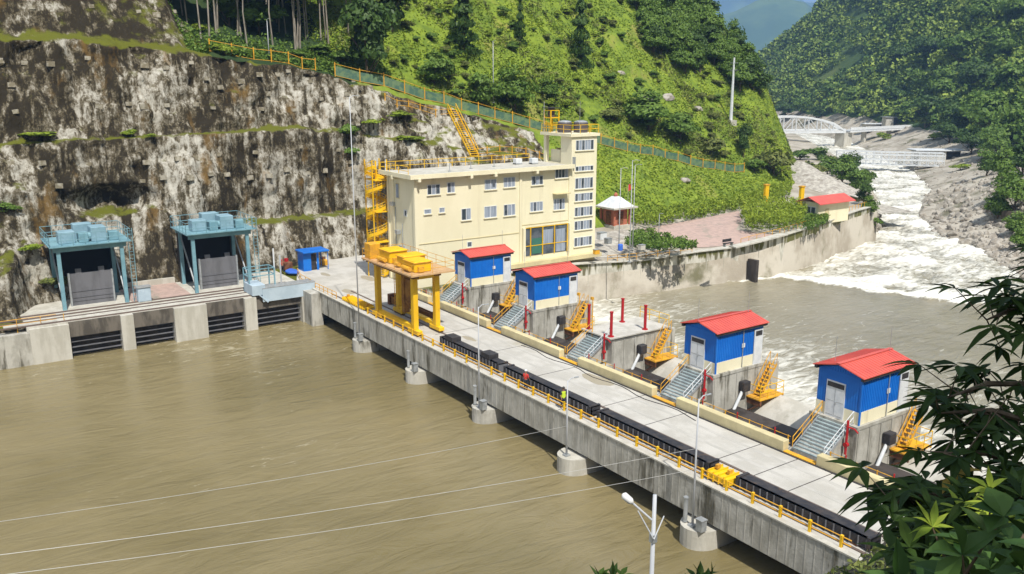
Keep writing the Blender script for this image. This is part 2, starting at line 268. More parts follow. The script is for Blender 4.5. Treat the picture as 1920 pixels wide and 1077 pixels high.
def quads(name, Cn, S, m, tintv=None, parent=None, updir=.25, aspect=.6, nrm=None):
    """many small leaf faces: centres Cn (n,3), sizes S (n,)"""
    n = len(Cn); d = RNG.normal(size=(n, 3)); d[:, 2] += updir
    if nrm is not None: d = d*.55+nrm
    d /= np.linalg.norm(d, axis=1)[:, None]; r = RNG.normal(size=(n, 3)); a = np.cross(d, r); a /= np.linalg.norm(a, axis=1)[:, None]+1e-9; b = np.cross(d, a)
    S = np.asarray(S)[:, None]; A = a*S; B = b*S*aspect
    V = np.stack([Cn-A, Cn-B*.9+A*.1, Cn+A, Cn+B*.9-A*.1], 1).reshape(-1, 3).astype(np.float32)
    me = bpy.data.meshes.new(name); me.vertices.add(4*n); me.vertices.foreach_set('co', V.ravel()); me.loops.add(4*n); me.loops.foreach_set('vertex_index', np.arange(4*n, dtype=np.int32))
    me.polygons.add(n); me.polygons.foreach_set('loop_start', np.arange(n, dtype=np.int32)*4); me.materials.append(M[m]); me.update(calc_edges=True)
    at = me.attributes.new('tint', 'FLOAT', 'FACE'); at.data.foreach_set('value', (RNG.random(n) if tintv is None else tintv).astype(np.float32))
    o = bpy.data.objects.new(name, me); col0.objects.link(o)
    if parent: o.parent = parent
    return o
# ================================================================== TERRAIN
LST = {  # left bank: station y -> profile (x, z) from river bed up the hillside
 -260: [(-101,-9),(-102,-.4),(-112,-.3),(-116,7),(-117,8),(-121,18),(-124,18.5),(-128,30),(-130,31),(-145,48),(-200,95),(-320,190),(-700,420)],
 -60: [(-101,-9),(-101.5,-.4),(-108,.5),(-114,7),(-116,8),(-118,18),(-121,18.5),(-124,30),(-126.5,30.5),(-134,44),(-200,92),(-320,190),(-700,420)],
 -4: [(-101,-9),(-101.6,-.4),(-103.5,.2),(-107,4.5),(-113,7),(-117.2,17.5),(-118.6,17.8),(-123.5,30),(-126.5,30.6),(-132,42),(-200,92),(-320,190),(-700,420)],
 7: [(-102,-9),(-102.5,-.4),(-103.6,0),(-106.5,4.6),(-111.5,6),(-117.2,17.6),(-118.6,17.8),(-123.5,29.8),(-126.5,30.6),(-132,42),(-200,90),(-320,190),(-700,420)],
 10: [(-102,-9),(-102.5,-.4),(-110,-.3),(-112.6,6),(-113.2,7.5),(-117.4,17.7),(-118.8,17.9),(-123.6,29.8),(-126.5,30.4),(-132,42),(-200,88),(-320,190),(-700,420)],
 22: [(-102,-9),(-102.5,-.4),(-113,-.3),(-114.6,6),(-115,8),(-117.6,17.8),(-119,18),(-123.8,29.6),(-127,30.2),(-133,41),(-200,86),(-320,190),(-700,420)],
 33: [(-102,-9),(-102.5,-.4),(-113,-.3),(-114.8,6),(-115.4,7.6),(-117.8,18),(-119.3,18.2),(-124,28.6),(-127.6,29.4),(-136,38),(-200,84),(-320,185),(-700,420)],
 37: [(-102,-9),(-102.5,-.35),(-113.2,-.2),(-115.2,6),(-117.6,6.4),(-119,18),(-121.2,18.3),(-124.4,28.2),(-129,29),(-150,37),(-200,76),(-320,180),(-700,420)],
 46: [(-98,-9),(-98.5,-.35),(-115,-.2),(-117,5.8),(-119.6,6.2),(-120.8,18),(-122.6,18.6),(-125.2,27),(-129,27.8),(-150,37),(-200,76),(-320,180),(-700,420)],
 55: [(-91.2,-9),(-91.6,-.2),(-116,-.2),(-118.5,5.6),(-121,6.1),(-122.2,17),(-123.6,17.8),(-125.8,25.2),(-129,26.4),(-150,38),(-200,78),(-320,180),(-700,420)],
 64: [(-91.2,-9),(-91.5,.45),(-111,1.5),(-114,6.5),(-116,7.2),(-120,15.6),(-121.5,16.2),(-125.6,22.6),(-128.6,24.3),(-150,42),(-200,84),(-320,185),(-700,420)],
 74: [(-90.8,-9),(-91.1,.3),(-108,1.5),(-112,6.5),(-113.8,7.2),(-118.4,14),(-119.8,14.4),(-125.2,20.4),(-128.6,21.6),(-150,40),(-200,84),(-320,185),(-700,420)],
 85: [(-90.1,-9),(-90.5,-.4),(-107.4,1.6),(-111.5,5.8),(-114.2,8.2),(-118.2,12.4),(-119.6,12.9),(-125.4,17.6),(-128.6,18.9),(-150,38.5),(-200,84),(-320,185),(-700,420)],
 95: [(-88.8,-9),(-89.1,.0),(-107.6,1.6),(-111,4.2),(-114.5,7),(-118.4,10),(-121,12),(-125.5,15),(-128.8,16.4),(-150,35.5),(-200,81),(-320,185),(-700,420)],
 102: [(-87.2,-9),(-87.6,.2),(-109,1.6),(-112,3.8),(-115,6),(-118.6,8.6),(-121.4,10.8),(-125.8,13.6),(-129,15),(-150,34),(-200,80),(-320,185),(-700,420)],
 112: [(-87,-9),(-87.4,1.0),(-111,1.7),(-114,3.8),(-117,5.8),(-119.6,7.8),(-122,9.4),(-126,11.6),(-129.4,12.9),(-150,32),(-200,78),(-320,185),(-700,420)],
 125: [(-90.3,-9),(-90.8,1.0),(-113,1.8),(-116,3.4),(-119,5),(-121.4,6.4),(-123.5,7.6),(-126.4,9),(-130,10),(-150,28.5),(-200,74),(-320,180),(-700,420)],
 145: [(-96.8,-9),(-97.3,.8),(-119,1.9),(-121,2.6),(-123,3.4),(-124.5,4.2),(-125.8,4.8),(-127.4,5.5),(-131,6.6),(-150,25),(-200,70),(-320,178),(-700,420)],
 158: [(-100.5,-9),(-101,.6),(-124,1.9),(-125.5,2.4),(-126.5,2.9),(-127.4,3.3),(-128.2,3.8),(-129.4,4.5),(-133,7.5),(-150,23),(-200,67),(-320,175),(-700,420)],
 168: [(-106,-9),(-109,-2),(-129,1.8),(-130,2.6),(-131,3.4),(-132,4.4),(-133.5,6),(-136,8.5),(-140,12.2),(-152,23),(-200,62),(-320,160),(-700,400)],
 178: [(-111,-10),(-115,-3.5),(-135.5,1),(-137.5,4),(-139.5,7.2),(-141.5,9.5),(-143.5,12.3),(-146.2,16),(-151,22.5),(-163.5,32.5),(-200,61),(-320,150),(-700,390)],
 190: [(-118,-10),(-122,-4),(-143,-.5),(-146,4.5),(-149,9.5),(-152.5,15),(-156,21.5),(-160,28.5),(-164,33.5),(-172,39),(-200,58),(-320,140),(-700,380)],
 200: [(-124,-10),(-129,-4.5),(-152,-2),(-155,3),(-158.5,10),(-162,17),(-166,23),(-171,29),(-177,34),(-186,42),(-205,58),(-320,135),(-700,370)],
 230: [(-145,-11),(-150,-5),(-171,-4.5),(-176,0),(-181,4),(-186,8.5),(-191,13),(-197,18),(-204,24),(-215,33),(-240,52),(-340,120),(-700,350)],
 300: [(-196,-12),(-205,-6.5),(-238,-6),(-243,-2),(-249,3),(-255,8),(-261,13),(-268,18),(-276,24),(-288,33),(-315,52),(-400,110),(-700,320)],
 400: [(-283,-14),(-294,-9),(-326,-7),(-332,-3),(-339,2),(-346,8),(-353,13),(-361,19),(-370,26),(-384,36),(-410,56),(-500,120),(-800,330)],
 520: [(-400,-15),(-410,-9),(-432,-7),(-440,-1),(-448,5),(-456,12),(-464,19),(-474,27),(-485,36),(-500,50),(-530,75),(-620,140),(-900,330)],
 700: [(-640,-15),(-645,-9),(-660,0),(-670,8),(-680,15),(-690,22),(-700,30),(-712,40),(-725,50),(-740,62),(-780,90),(-860,150),(-1100,330)],
 1000: [(-900,-15),(-905,-9),(-915,0),(-925,8),(-935,15),(-945,22),(-960,30),(-980,40),(-1000,50),(-1020,62),(-1060,90),(-1150,150),(-1300,330)],
}
SUB = [1, 10, 16, 3, 24, 3, 24, 4, 16, 12, 10, 8]
def loft(stations, ys, subs, jit):
    keys = sorted(stations); K = len(stations[keys[0]]); rows = []
    for y in ys:
        y_ = min(max(y, keys[0]), keys[-1]); i = max(0, min(len(keys)-2, next((j for j in range(len(keys)-1) if keys[j+1] >= y_), len(keys)-2)))
        a, b = keys[i], keys[i+1]; t = (y_-a)/(b-a); pr = [((1-t)*p[0]+t*q[0], (1-t)*p[1]+t*q[1]) for p, q in zip(stations[a], stations[b])]
        row = []
        for k in range(K-1):
            for s_ in range(subs[k]):
                u = s_/subs[k]; x = pr[k][0]*(1-u)+pr[k+1][0]*u; z = pr[k][1]*(1-u)+pr[k+1][1]*u
                row.append(jit(x, y, z, k, u, pr))
        row.append(jit(pr[-1][0], y, pr[-1][1], K-2, 1., pr)); rows.append(row)
    return rows
def jl(x, y, z, k, u, pr):
    if k <= 1: return (x, y, z)
    cliff = y < 92 and 2 <= k <= 6
    w = 1. if k > 2 else u
    if cliff:
        n = fbm(x, y, z*.6, .12, 5); n2 = noise.fractal(Vector((y*.45, z*.09, 3.1)), .7, 2., 4); n3 = fbm(x, y, z, .6, 3)
        ridge = abs(noise.noise(Vector((y*.33, z*.05, 9.))))*1.5
        n4 = noise.fractal(Vector((x*.9, y*.9, z*.7)), .6, 2., 4); cav = -2.6*max(0, 1-((y-20)/6.5)**2-((z-10.6)/2.0)**2)
        a = w*(1.3*n+.75*n2+.35*n3+.22*n4+ridge-.5+cav)
        return (x+a, y+.35*n3, z+(.3*n+.2*n4)*w)
    big = .55 if k < 9 else 2.8
    n = fbm(x, y, 0, .09, 4)*big+fbm(x, y, 0, .5, 3)*.35
    return (x, y, z+n*w)
ys = sorted(set(list(np.arange(-260, -60, 20.))+list(np.arange(-60, 0, 3.))+list(np.arange(0, 95, .62))+list(np.arange(95, 205, 1.8))+list(np.arange(205, 400, 7.))+list(np.arange(400, 1001, 25.))))
rows = loft(LST, ys, SUB, jl); nu, nv = len(rows), len(rows[0])
kk = [k for k in range(12) for _ in range(SUB[k])]
midx = []
for i in range(nu-1):
    y = ys[i]
    for j in range(nv-1):
        k = kk[j]
        if k <= 1: m_ = 2 if y > 55 else 0
        elif k <= 6: m_ = 0 if y < 62 or (y < 90 and k in (2, 3, 4, 5, 6)) else 1
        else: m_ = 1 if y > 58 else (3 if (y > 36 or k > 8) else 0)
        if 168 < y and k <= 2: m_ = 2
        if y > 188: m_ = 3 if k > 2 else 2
        midx.append(m_)
hill, hV, hQ = grid_mesh('hillside', rows, nu, nv, None, mats=['cliff', 'grassland', 'scree', 'forestfloor'], midx=midx)
hill['label'] = 'steep green hillside with stained shotcrete cliff behind the intake'
RST = {  # right bank
 -260: [(10,-9),(12,-4),(22,10),(30,22),(34,24),(60,45),(200,160),(600,400)],
 0: [(-21,-9),(-19,-4),(-9,10.5),(-2.6,22.6),(3,23.2),(30,40),(200,150),(600,380)],
 30: [(-26.5,-9),(-24.6,-2),(-19,4),(-9,13),(1,20),(30,42),(200,150),(600,380)],
 44: [(-28,-9),(-26.2,-1),(-21,2.5),(-11,9.5),(0,18),(30,40),(200,150),(600,380)],
 58: [(-28,-9),(-25.5,-1),(-20,3),(-10,10),(2,19),(30,40),(200,150),(600,380)],
 80: [(-25,-9),(-23,-3),(-17,1),(-8,8),(4,18),(30,38),(200,150),(600,380)],
 110: [(-36,-9),(-33,-4.5),(-28,0),(-18,6),(0,18),(30,40),(200,150),(600,380)],
 133: [(-60,-9),(-55,-5.4),(-46,-3),(-36,1),(-15,14),(20,40),(190,150),(600,380)],
 148: [(-73,-10),(-68,-5.9),(-60,-4.6),(-54,-1.8),(-34,10),(5,40),(170,150),(600,380)],
 162: [(-84,-10),(-79.5,-6),(-74,-5.4),(-70,-4.9),(-45,10),(0,42),(160,150),(600,380)],
 175: [(-99,-10),(-96.5,-6),(-91,-5.4),(-83,-4.9),(-60,8),(-20,36),(140,150),(560,380)],
 200: [(-119,-11),(-116.5,-6.6),(-112.5,-5.8),(-105,-1.5),(-82,6),(-45,30),(110,140),(500,380)],
 230: [(-138,-11),(-133,-7),(-128,-5),(-118,-2),(-96,6),(-66,26),(80,140),(460,380)],
 262: [(-155,-12),(-149,-8),(-143,-6),(-133,-2.5),(-112,5),(-86,26),(50,140),(420,380)],
 330: [(-203,-13),(-196,-9.5),(-186,-7),(-170,-4),(-146,4),(-122,24),(0,130),(360,380)],
 400: [(-268,-14),(-258,-10),(-244,-7),(-222,-2),(-200,6),(-172,26),(-50,130),(320,390)],
 480: [(-340,-14),(-330,-9),(-312,-6),(-290,0),(-262,10),(-230,30),(-110,125),(260,390)],
 580: [(-480,-15),(-470,-9),(-440,2),(-395,18),(-350,38),(-300,66),(-180,150),(160,390)],
 640: [(-560,-15),(-550,-6),(-505,14),(-450,36),(-390,62),(-320,98),(-200,175),(100,400)],
 800: [(-780,-15),(-720,10),(-675,42),(-635,68),(-600,90),(-545,124),(-420,205),(0,440)],
 1000: [(-980,-15),(-910,-5),(-860,20),(-800,40),(-740,60),(-660,90),(-500,160),(0,380)],
 1400: [(-1300,-15),(-1200,-10),(-1100,0),(-1000,10),(-900,20),(-800,30),(-600,60),(0,200)],
}
def jr(x, y, z, k, u, pr):
    if k == 0: return (x, y, z)
    w = min(1., (k-1)+u) ; near = 1. if y > 100 else .35
    R = math.hypot(x, y); big = 1.0 if k < 4 else min(14., .02*R+1.5)
    n = fbm(x, y, 0, .06 if k < 4 else .018, 5)*big*near+fbm(x, y, 3, .35, 3)*.45*near
    return (x, y, z+n*w)
ys2 = sorted(set(list(np.arange(-260, 0, 20.))+list(np.arange(0, 120, 3.))+list(np.arange(120, 280, 2.5))+list(np.arange(280, 500, 7.))+list(np.arange(500, 1401, 22.))))
SUB2 = [3, 6, 8, 10, 14, 24, 14]
rows2 = loft(RST, ys2, SUB2, jr); nu2, nv2 = len(rows2), len(rows2[0]); kk2 = [k for k in range(7) for _ in range(SUB2[k])]; mi2 = []
for i in range(nu2-1):
    for j in range(nv2-1):
        y = ys2[i]; k = kk2[j]
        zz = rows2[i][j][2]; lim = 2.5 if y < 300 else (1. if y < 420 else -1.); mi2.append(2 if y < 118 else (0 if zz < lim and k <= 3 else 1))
rb, rV, rQ = grid_mesh('mountain', rows2, nu2, nv2, None, mats=['scree', 'farhill', 'bankdark'], midx=mi2)
rb['label'] = 'wooded right mountain slope with pale rubble flats at its foot'
BL = BVHTree.FromPolygons([tuple(map(float, v)) for v in hV], [tuple(map(int, q)) for q in hQ])
BR = BVHTree.FromPolygons([tuple(map(float, v)) for v in rV], [tuple(map(int, q)) for q in rQ])
def hit(px, py, tr=(BL, BR)):
    d = ray(px, py).normalized(); best = None
    for b in tr:
        h = b.ray_cast(C0, d)
        if h[0] is not None and h[3] > 6 and (best is None or h[3] < best[3]): best = h
    return best[0] if best else None
def ground(x, y, tr=(BL, BR)):
    best = None
    for b in tr:
        h = b.ray_cast(Vector((x, y, 2000)), Vector((0, 0, -1)))
        if h[0] is not None and (best is None or h[0].z > best.z): best = h[0]
    return best
# base sheet reaching the horizon
MB().box(-14000, 14000, -14000, 14000, -16, -15).build('ground', 'farhill', kind='structure', label='base ground under the valley')
# far blue mountains (polar lofts: px -> crest elevation)
def far_ridge(name, D0, D1, crest, m, lab, amp):
    rows_ = []
    for px in np.arange(500, 2700, 9.):
        az = yaw-math.atan((px-960)/(F/math.cos(pitch))); cpy = np.interp(px, [c[0] for c in crest], [c[1] for c in crest]); zc = H+D1*(HY-cpy)/(F/math.cos(pitch))*math.cos(math.atan((px-960)/1683.))
        row = []
        for s_ in range(22):
            u = s_/21; D = D0+(D1-D0)*u; x, y = -math.sin(az)*D, math.cos(az)*D; z = -15+(zc+15)*u**1.1
            z += noise.fractal(Vector((x*.0016, y*.0016, 1.)), .8, 2., 6)*amp*min(1, u*3)*(1-u)**.7; row.append((x, y, z))
        D = D1*1.25; row.append((-math.sin(az)*D, math.cos(az)*D, -15)); rows_.append(row)
    o, _, _ = grid_mesh(name, rows_, len(rows_), len(rows_[0]), m); o['label'] = lab
far_ridge('far_mountain', 3600, 4800, [(500,-200),(1250,-60),(1320,40),(1370,28),(1410,8),(1450,2),(1500,12),(1530,32),(1570,52),(1620,75),(1700,60),(2700,-100)], 'bluehill', 'hazy blue green mountain behind the valley gap', 120)
far_ridge('distant_mountain', 7500, 9000, [(500,-260),(1300,-80),(1420,-40),(1480,0),(1500,12),(1540,12),(1575,24),(1610,45),(1700,40),(2700,-100)], 'bluehill', 'farthest deep blue ridge under the cloud', 160)
# ================================================================== WATER
gx = np.arange(-104, 40.1, 1.2); gy = np.arange(-260, 52, 1.2); V = []; A = []
for x in gx:
    for y in gy:
        V.append((x, y, -4+.05*noise.noise(Vector((x*.35, y*.2, 0)))))
        f = 0.02
        d = abs(y-(26-.18*(x+98)))      # swirls near the intake
        if x < -74 and y > -10: f = .26*max(0, 1-(x+100)/24.)*(.5+.8*max(0, noise.noise(Vector((x*.25, y*.25, 5)))))
        f += .17*max(0, noise.noise(Vector((x*.07, y*.05, 7))))+.25*max(0, noise.noise(Vector((x*.12, y*.03, 17)))-.35)
        A.append(f)
grid_mesh('reservoir_water', V, len(gx), len(gy), 'lake', A)[0]['label'] = 'brown silty reservoir water above the dam'
def river_z(y): return float(np.interp(y, [50, 105, 150, 200, 270, 340, 520, 700], [-5.2, -5.0, -6.0, -7.0, -8.6, -10.5, -11.5, -12]))
RL = {50: (-101, -18), 80: (-97, -18), 110: (-92, -28), 125: (-95, -42), 145: (-103, -62), 160: (-108, -74), 175: (-116, -92), 200: (-129, -113), 230: (-150, -130), 262: (-172, -145), 300: (-205, -168), 340: (-238, -196), 400: (-295, -256), 480: (-370, -328), 580: (-480, -468), 700: (-650, -600)}
rk = sorted(RL); V = []; A = []; yr = list(np.arange(50, 200, .8))+list(np.arange(200, 360, 2.))+list(np.arange(360, 700, 8.)); NX = 110
for y in yr:
    xl = np.interp(y, rk, [RL[k][0] for k in rk]); xr = np.interp(y, rk, [RL[k][1] for k in rk])
    for i in range(NX):
        u = i/(NX-1); x = xl+(xr-xl)*u
        ye = np.interp(x, [-100, -88, -84, -78, -72, -64, -58, -40], [92, 100, 110, 112, 114, 117, 120, 128])+2.2*noise.noise(Vector((x*.3, 0, 2)))
        s_ = (y-ye); n1 = noise.fractal(Vector((x*.16, y*.1, 1.)), .8, 2., 4); n2 = noise.fractal(Vector((x*.5, y*.5, 4.)), .8, 2., 3)
        if s_ > 0:
            f = .47+.22*n1+(.2 if s_ < 5 else 0)-.10*max(0, math.sin(s_*.30+x*.05)); hh = .55*n1+.3*n2+.35*math.exp(-s_*s_/20)
            f += -.12*max(0, 1-abs(s_-22)/9)
        else:
            f = .06+.09*n1; hh = .10*n1+.07*n2
            dd = (y-50); f += .44*math.exp(-((dd-18+10*n1)/20.)**2)*(.75+.5*n1); hh += .14*n2*math.exp(-(dd/25.)**2)
        V.append((x, y, river_z(y)+hh)); A.append(f)
grid_mesh('river_water', V, len(yr), NX, 'river', A)[0]['label'] = 'silty river with white rapids below the dam'
# ================================================================== DAM
YU, YD = 39.0, 47.6
PXC = [-34.3, -47.3, -59.6, -71.9, -84.3]; PW = 1.9; DX0, DX1 = -100.5, -23.2
dam = empty('dam', (-60, 43, 0), 'long low concrete barrage carrying a pale road deck across the river', 'dam')
MB().box(DX0, DX1, YU+.3, YD, -.35, 0).build('deck', 'deck', dam)
g = MB().box(DX0, DX1, YU, YU+.3, -2.45, .02)
for x in np.arange(DX0+.6, DX1, .62): g.box(x, x+.06, YU-.018, YU, -2.4, -.05)
g.build('girder', 'conc', dam)
MB().box(DX0, DX1, YU-.06, YU+.34, .02, .12).build('kerb', 'conc_light', dam)
MB().box(DX0, DX1, YD-.5, YD-.1, -2.2, -.36).build('girder', 'conc', dam)
# expansion joints and worn patches of the deck
j = MB()
for x in (-31.5, -34.2, -37.3, -44.5, -49.2, -58, -66, -74): j.box(x, x+.07, 41.6, YD-.35, 0, .006)
j.build('joint', 'conc_dark_and_shade', dam)
M['tyre'] = pmat('worn_tyre_track', (.43, .415, .375), (.50, .48, .44), 1.2, (.3, 1, 1), rough=.9)
for y in (43.9, 45.7): MB().box(-96, -27, y, y+.34, .0, .004).build('tyre_track', 'tyre', dam)
MB().tube([(-66+2.2*k*.5, 46.6+.25*math.sin(k*1.1), .03) for k in range(22)], .03, 6).build('hose', 'black', None, org=(-66, 46.6, 0), label='thin black hose lying along the cream parapet on the deck', cat='hose')
def blob(cx, cy, rx, ry, seed, z):
    m = MB(); pts = []
    for k in range(28):
        a = 2*PI*k/28; r = 1+.28*noise.noise(Vector((math.cos(a)*1.4, math.sin(a)*1.4, seed))); pts.append((cx+rx*r*math.cos(a), cy+ry*r*math.sin(a)))
    return m.prism(pts, z, z+.008)
for (px, py, rx, ry, s_) in ((1120, 712, 2.0, .75, 1), (655, 547, 1.6, .6, 2), (690, 522, 1.8, .7, 3), (610, 515, 1.2, .5, 4), (880, 635, 1.1, .4, 5)):
    p = PZ(px, py, 0); blob(p.x, p.y, rx, ry, s_*3.1, .0).build('damp_patch', pmat('damp_patch', (.36, .32, .24), rough=.8) if s_ == 1 else bpy.data.materials['damp_patch'], dam)
# piers
for i, cx in enumerate(PXC):
    nose = [(cx+1.3*math.cos(a)-.9, 39.2-1.55*math.sin(a)) for a in np.linspace(0, PI, 14)]
    MB().prism([(cx+.4, 46.79)]+nose+[(cx-2.2, 46.79)], -9, -2.7).build('pier', 'conc_light' if i in (0, 1, 3) else 'conc', dam)
    p = MB().box(cx-PW, cx+PW, 50.9, 58.9, -9, 1.75).box(cx-PW, cx+PW, 46.8, 50.899, -9, -.45)
    p.box(cx-PW-.05, cx+PW+.05, 50.8, 58.3, 1.75, 2.0)
    for y in np.arange(51, 58, 1.3): p.box(cx+PW, cx+PW+.07, y, y+.16, -6, 1.7)
    p.build('pier', 'conc', dam)
for i in range(6):       # bays between piers: sill ledge, breast wall
    x1 = (PXC[i-1] if i else -23.2+PW)-PW-.001; x0 = (PXC[i] if i < 5 else -97+PW-PW*2)+PW
    if i == 5: x0 = -91.6
    MB().box(x0, x1, YD+.01, 49.3, -3.6, -.45).build('breast_wall', 'conc', dam)
# downstream cream parapet in stretches, broken at each stair
ST = [(cx-1.15, cx+1.4) for cx in PXC]; edges = [DX1]
for a, b in ST: edges += [b, a]
edges.append(-92.5)
for k in range(0, len(edges)-1, 2):
    x1, x0 = edges[k], edges[k+1]
    if x1-x0 > .5: MB().box(x0+.06, x1-.06, YD-.38, YD+.22, -.2, .78).build('parapet', 'cream2', dam, bevel=.04)
for a, b in ST: MB().box(a, b, YD-.45, YD-.02, .001, .11).build('threshold', 'ochre', dam)
d = MB().box(-92, DX1, YD-.56, YD-.40, 0, .05); d.build('drain_channel', 'black', dam)
# crane rails
for y in (39.95, 42.45): MB().box(-96, DX1-.4, y-.09, y+.09, 0, .07).build('crane_rail', 'rail', dam)
# ------------------------------------------------------------------ yellow guard rail of the upstream edge
gr = empty('guard_rail', (-60, 39.35, .12), 'long yellow guard rail along the upstream edge of the deck', 'railing')
xs = np.arange(-84.8, -24.2, 2.05)
for x in xs: MB().box(x-.075, x+.075, 39.27, 39.43, .12, .84).build('post', 'yellow', gr)
for z in (.42, .76): MB().tube([(xs[0]-.3, 39.35, z), (xs[-1]+.6, 39.35, z)], .035, 6).build('rail', 'ochre', gr)
# ------------------------------------------------------------------ stoplogs
def stoplog(x0, x1, lab, tall=.85, bumps=()):
    cx = (x0+x1)/2; r = empty('stoplog', (cx, 40.75, 0), lab, 'stoplog', 'dark steel stoplogs stored on the deck')
    m = MB().box(x0, x1, 40.3, 40.42, .1, tall)
    m.box(x0, x1, 40.42, 41.15, .12, .2).box(x0, x1, 40.42, 41.15, .45, .52).box(x0, x1, 40.3, 41.2, tall-.08, tall)
    m.build('skin_plate', 'black', r); q = MB()
    for x in np.arange(x0+.3, x1, .52): q.box(x, x+.05, 40.22, 41.18, .12, tall-.09)
    q.build('stiffener', 'gate', r)
    for b in bumps: MB().box(b-.7, b+.7, 40.25, 41.22, tall, tall+.42).build('lifting_bracket', 'black', r)
    for e in (x0, x1-.22): MB().box(e, e+.22, 40.2, 41.25, .08, tall+.06).build('end_post', 'black', r)
    MB().box(x0+.8, x0+1.2, 40.3, 41.2, 0, .1).box(x1-1.2, x1-.8, 40.3, 41.2, 0, .1).build('support', 'rust', r)
stoplog(-70.6, -60.4, 'black steel stoplog with two raised brackets, next to the yellow gantry crane', .85, (-69, -62.6))
stoplog(-59.6, -47.9, 'ribbed black stoplog on the deck behind the worker in a yellow green vest', .85)
stoplog(-47.1, -35.9, 'weathered brown black stoplog lying between the lamp pole and the person in a vest', .8)
stoplog(-33.6, -24.2, 'dark stoplog at the near end of the deck in the shade of the tree', .8)
for n_, (x0, x1, z1, lab) in enumerate(((-35.6, -33.8, .75, 'yellow lifting beam between the two nearest stoplogs'), (-92.5, -86.5, .45, 'flat yellow lifting beam on the far deck edge beyond the crane'))):
    r = empty('lifting_beam', ((x0+x1)/2, 40.3, 0), lab, 'lifting beam')
    MB().box(x0, x1, 39.7, 41, .12, z1-.12).build('body', 'yellow', r, bevel=.03)
    q = MB()
    for x in np.arange(x0+.15, x1, .45): q.box(x, x+.06, 39.64, 41.06, .08, z1)
    q.build('stiffener', 'yellow', r); MB().box(x0+.3, x0+.5, 40.2, 40.5, z1, z1+.25).box(x1-.5, x1-.3, 40.2, 40.5, z1, z1+.25).build('lug', 'ochre', r)
# ------------------------------------------------------------------ gantry crane
cr_ = empty('gantry_crane', (-79.2, 41.2, 0), 'tall yellow gantry crane straddling its rails on the deck', 'crane')
LX = (-83.3, -75.1); LY = (39.95, 42.45)
for x in LX:
    for y in LY:
        MB().box(x-.3, x+.3, y-.27, y+.27, .62, 6.25).build('leg', 'yellow', cr_, bevel=.03)
        MB().box(x-.45, x+.45, y-.36, y+.36, 5.85, 6.3).build('collar', 'brownsteel', cr_)
        b = MB().box(x-1.05, x+1.05, y-.3, y+.3, .2, .62).build('bogie', 'yellow', cr_, bevel=.05)
        for dx in (-.7, .7):
            w = MB().tube([(x+dx, y-.2, .25), (x+dx, y+.2, .25)], .25, 14); w.build('wheel', 'rust', b)
for y in LY: MB().box(LX[0]+.34, LX[1]-.34, y-.22, y+.22, .55, .95).build('sill_beam', 'yellow', cr_)
for x in LX: MB().box(x-.28, x+.28, LY[0]+.3, LY[1]-.3, 5.7, 6.2).build('cross_beam', 'yellow', cr_)
for y in LY: MB().box(LX[0]+.34, LX[1]-.34, y-.26, y+.26, 5.75, 6.25).build('main_girder', 'brownsteel', cr_)
MB().box(-84.6, -73.4, 38.75, 43.75, 6.35, 6.5).build('platform', pmat('pinkish_chequer_plate', (.62, .40, .20), (.52, .33, .17), 2, rough=.6), cr_)
q = MB(); 
for x in np.arange(-84.4, -73.4, .85): q.box(x, x+.12, 38.8, 43.7, 6.2, 6.349)
q.build('joist', 'brownsteel', cr_)
def hoist(x0, x1, y0, y1, z1):
    b = MB().box(x0, x1, y0, y1, 6.5, z1).build('winch_housing', 'yellow', cr_, bevel=.08); q = MB()
    q.box(x0-.1, x1+.1, y0-.1, y1+.1, z1-.16, z1-.08); q.box(x1, x1+.3, y0+.3, y0+.9, 6.55, 7.1); q.tube([(x0+.4, y0-.3, 6.85), (x1-.4, y0-.3, 6.85)], .22, 10)
    q.build('winch_fitting', 'ochre', b)
hoist(-82.2, -79.8, 39.7, 41.8, 7.85); hoist(-78.6, -77.1, 39.9, 41.6, 7.7); hoist(-76.8, -74.4, 39.7, 41.6, 7.6); hoist(-80.6, -78.7, 42.0, 43.3, 7.35)
q = MB()
for (x, y) in [(x, y) for x in np.arange(-84.5, -73.3, 1.85) for y in (38.85, 43.65)]+[(-84.5, 41.2), (-73.5, 41.2)]: q.tube([(x, y, 6.5), (x, y, 7.5)], .025, 5)
for z in (7.0, 7.5): q.tube([(-84.5, 38.85, z), (-73.5, 38.85, z), (-73.5, 43.65, z), (-84.5, 43.65, z), (-84.5, 38.85, z)], .025, 5)
q.build('handrail', 'ochre', cr_)
# cabin / cable drum at the far end, hanging lifting frame, ladder
MB().box(-84.5, -83.1, 39.1, 40.3, 6.5, 8.1).build('control_box', 'ochre', cr_, bevel=.03)
MB().tube([(-79.5, 41.2, 6.2), (-79.5, 41.2, 2.1)], .03, 5).tube([(-78.5, 41.2, 6.2), (-78.5, 41.2, 2.1)], .03, 5).build('hoist_rope', 'rail', cr_)
q = MB().box(-79.9, -79.3, 41.0, 41.6, 1.2, 5.6).box(-79.3, -77.9, 41.1, 41.5, 2.6, 4.9).prism_x([(41.0, 2.6), (41.6, 2.6), (41.3, 1.9)], -79.2, -78.2); q.build('lifting_mast', 'brownsteel', cr_)
q = MB()
for z in np.arange(.7, 6.3, .35): q.bar((LX[0]-.6, 42.2, z), (LX[0]-.6, 42.7, z), .03)
q.bar((LX[0]-.6, 42.2, .6), (LX[0]-.6, 42.2, 7.4), .05).bar((LX[0]-.6, 42.7, .6), (LX[0]-.6, 42.7, 7.4), .05); q.build('ladder', 'ochre', cr_)
lb = empty('lifting_beam', (-82, 43.9, 0), 'long brown steel beam lying on the deck behind the crane legs', 'lifting beam')
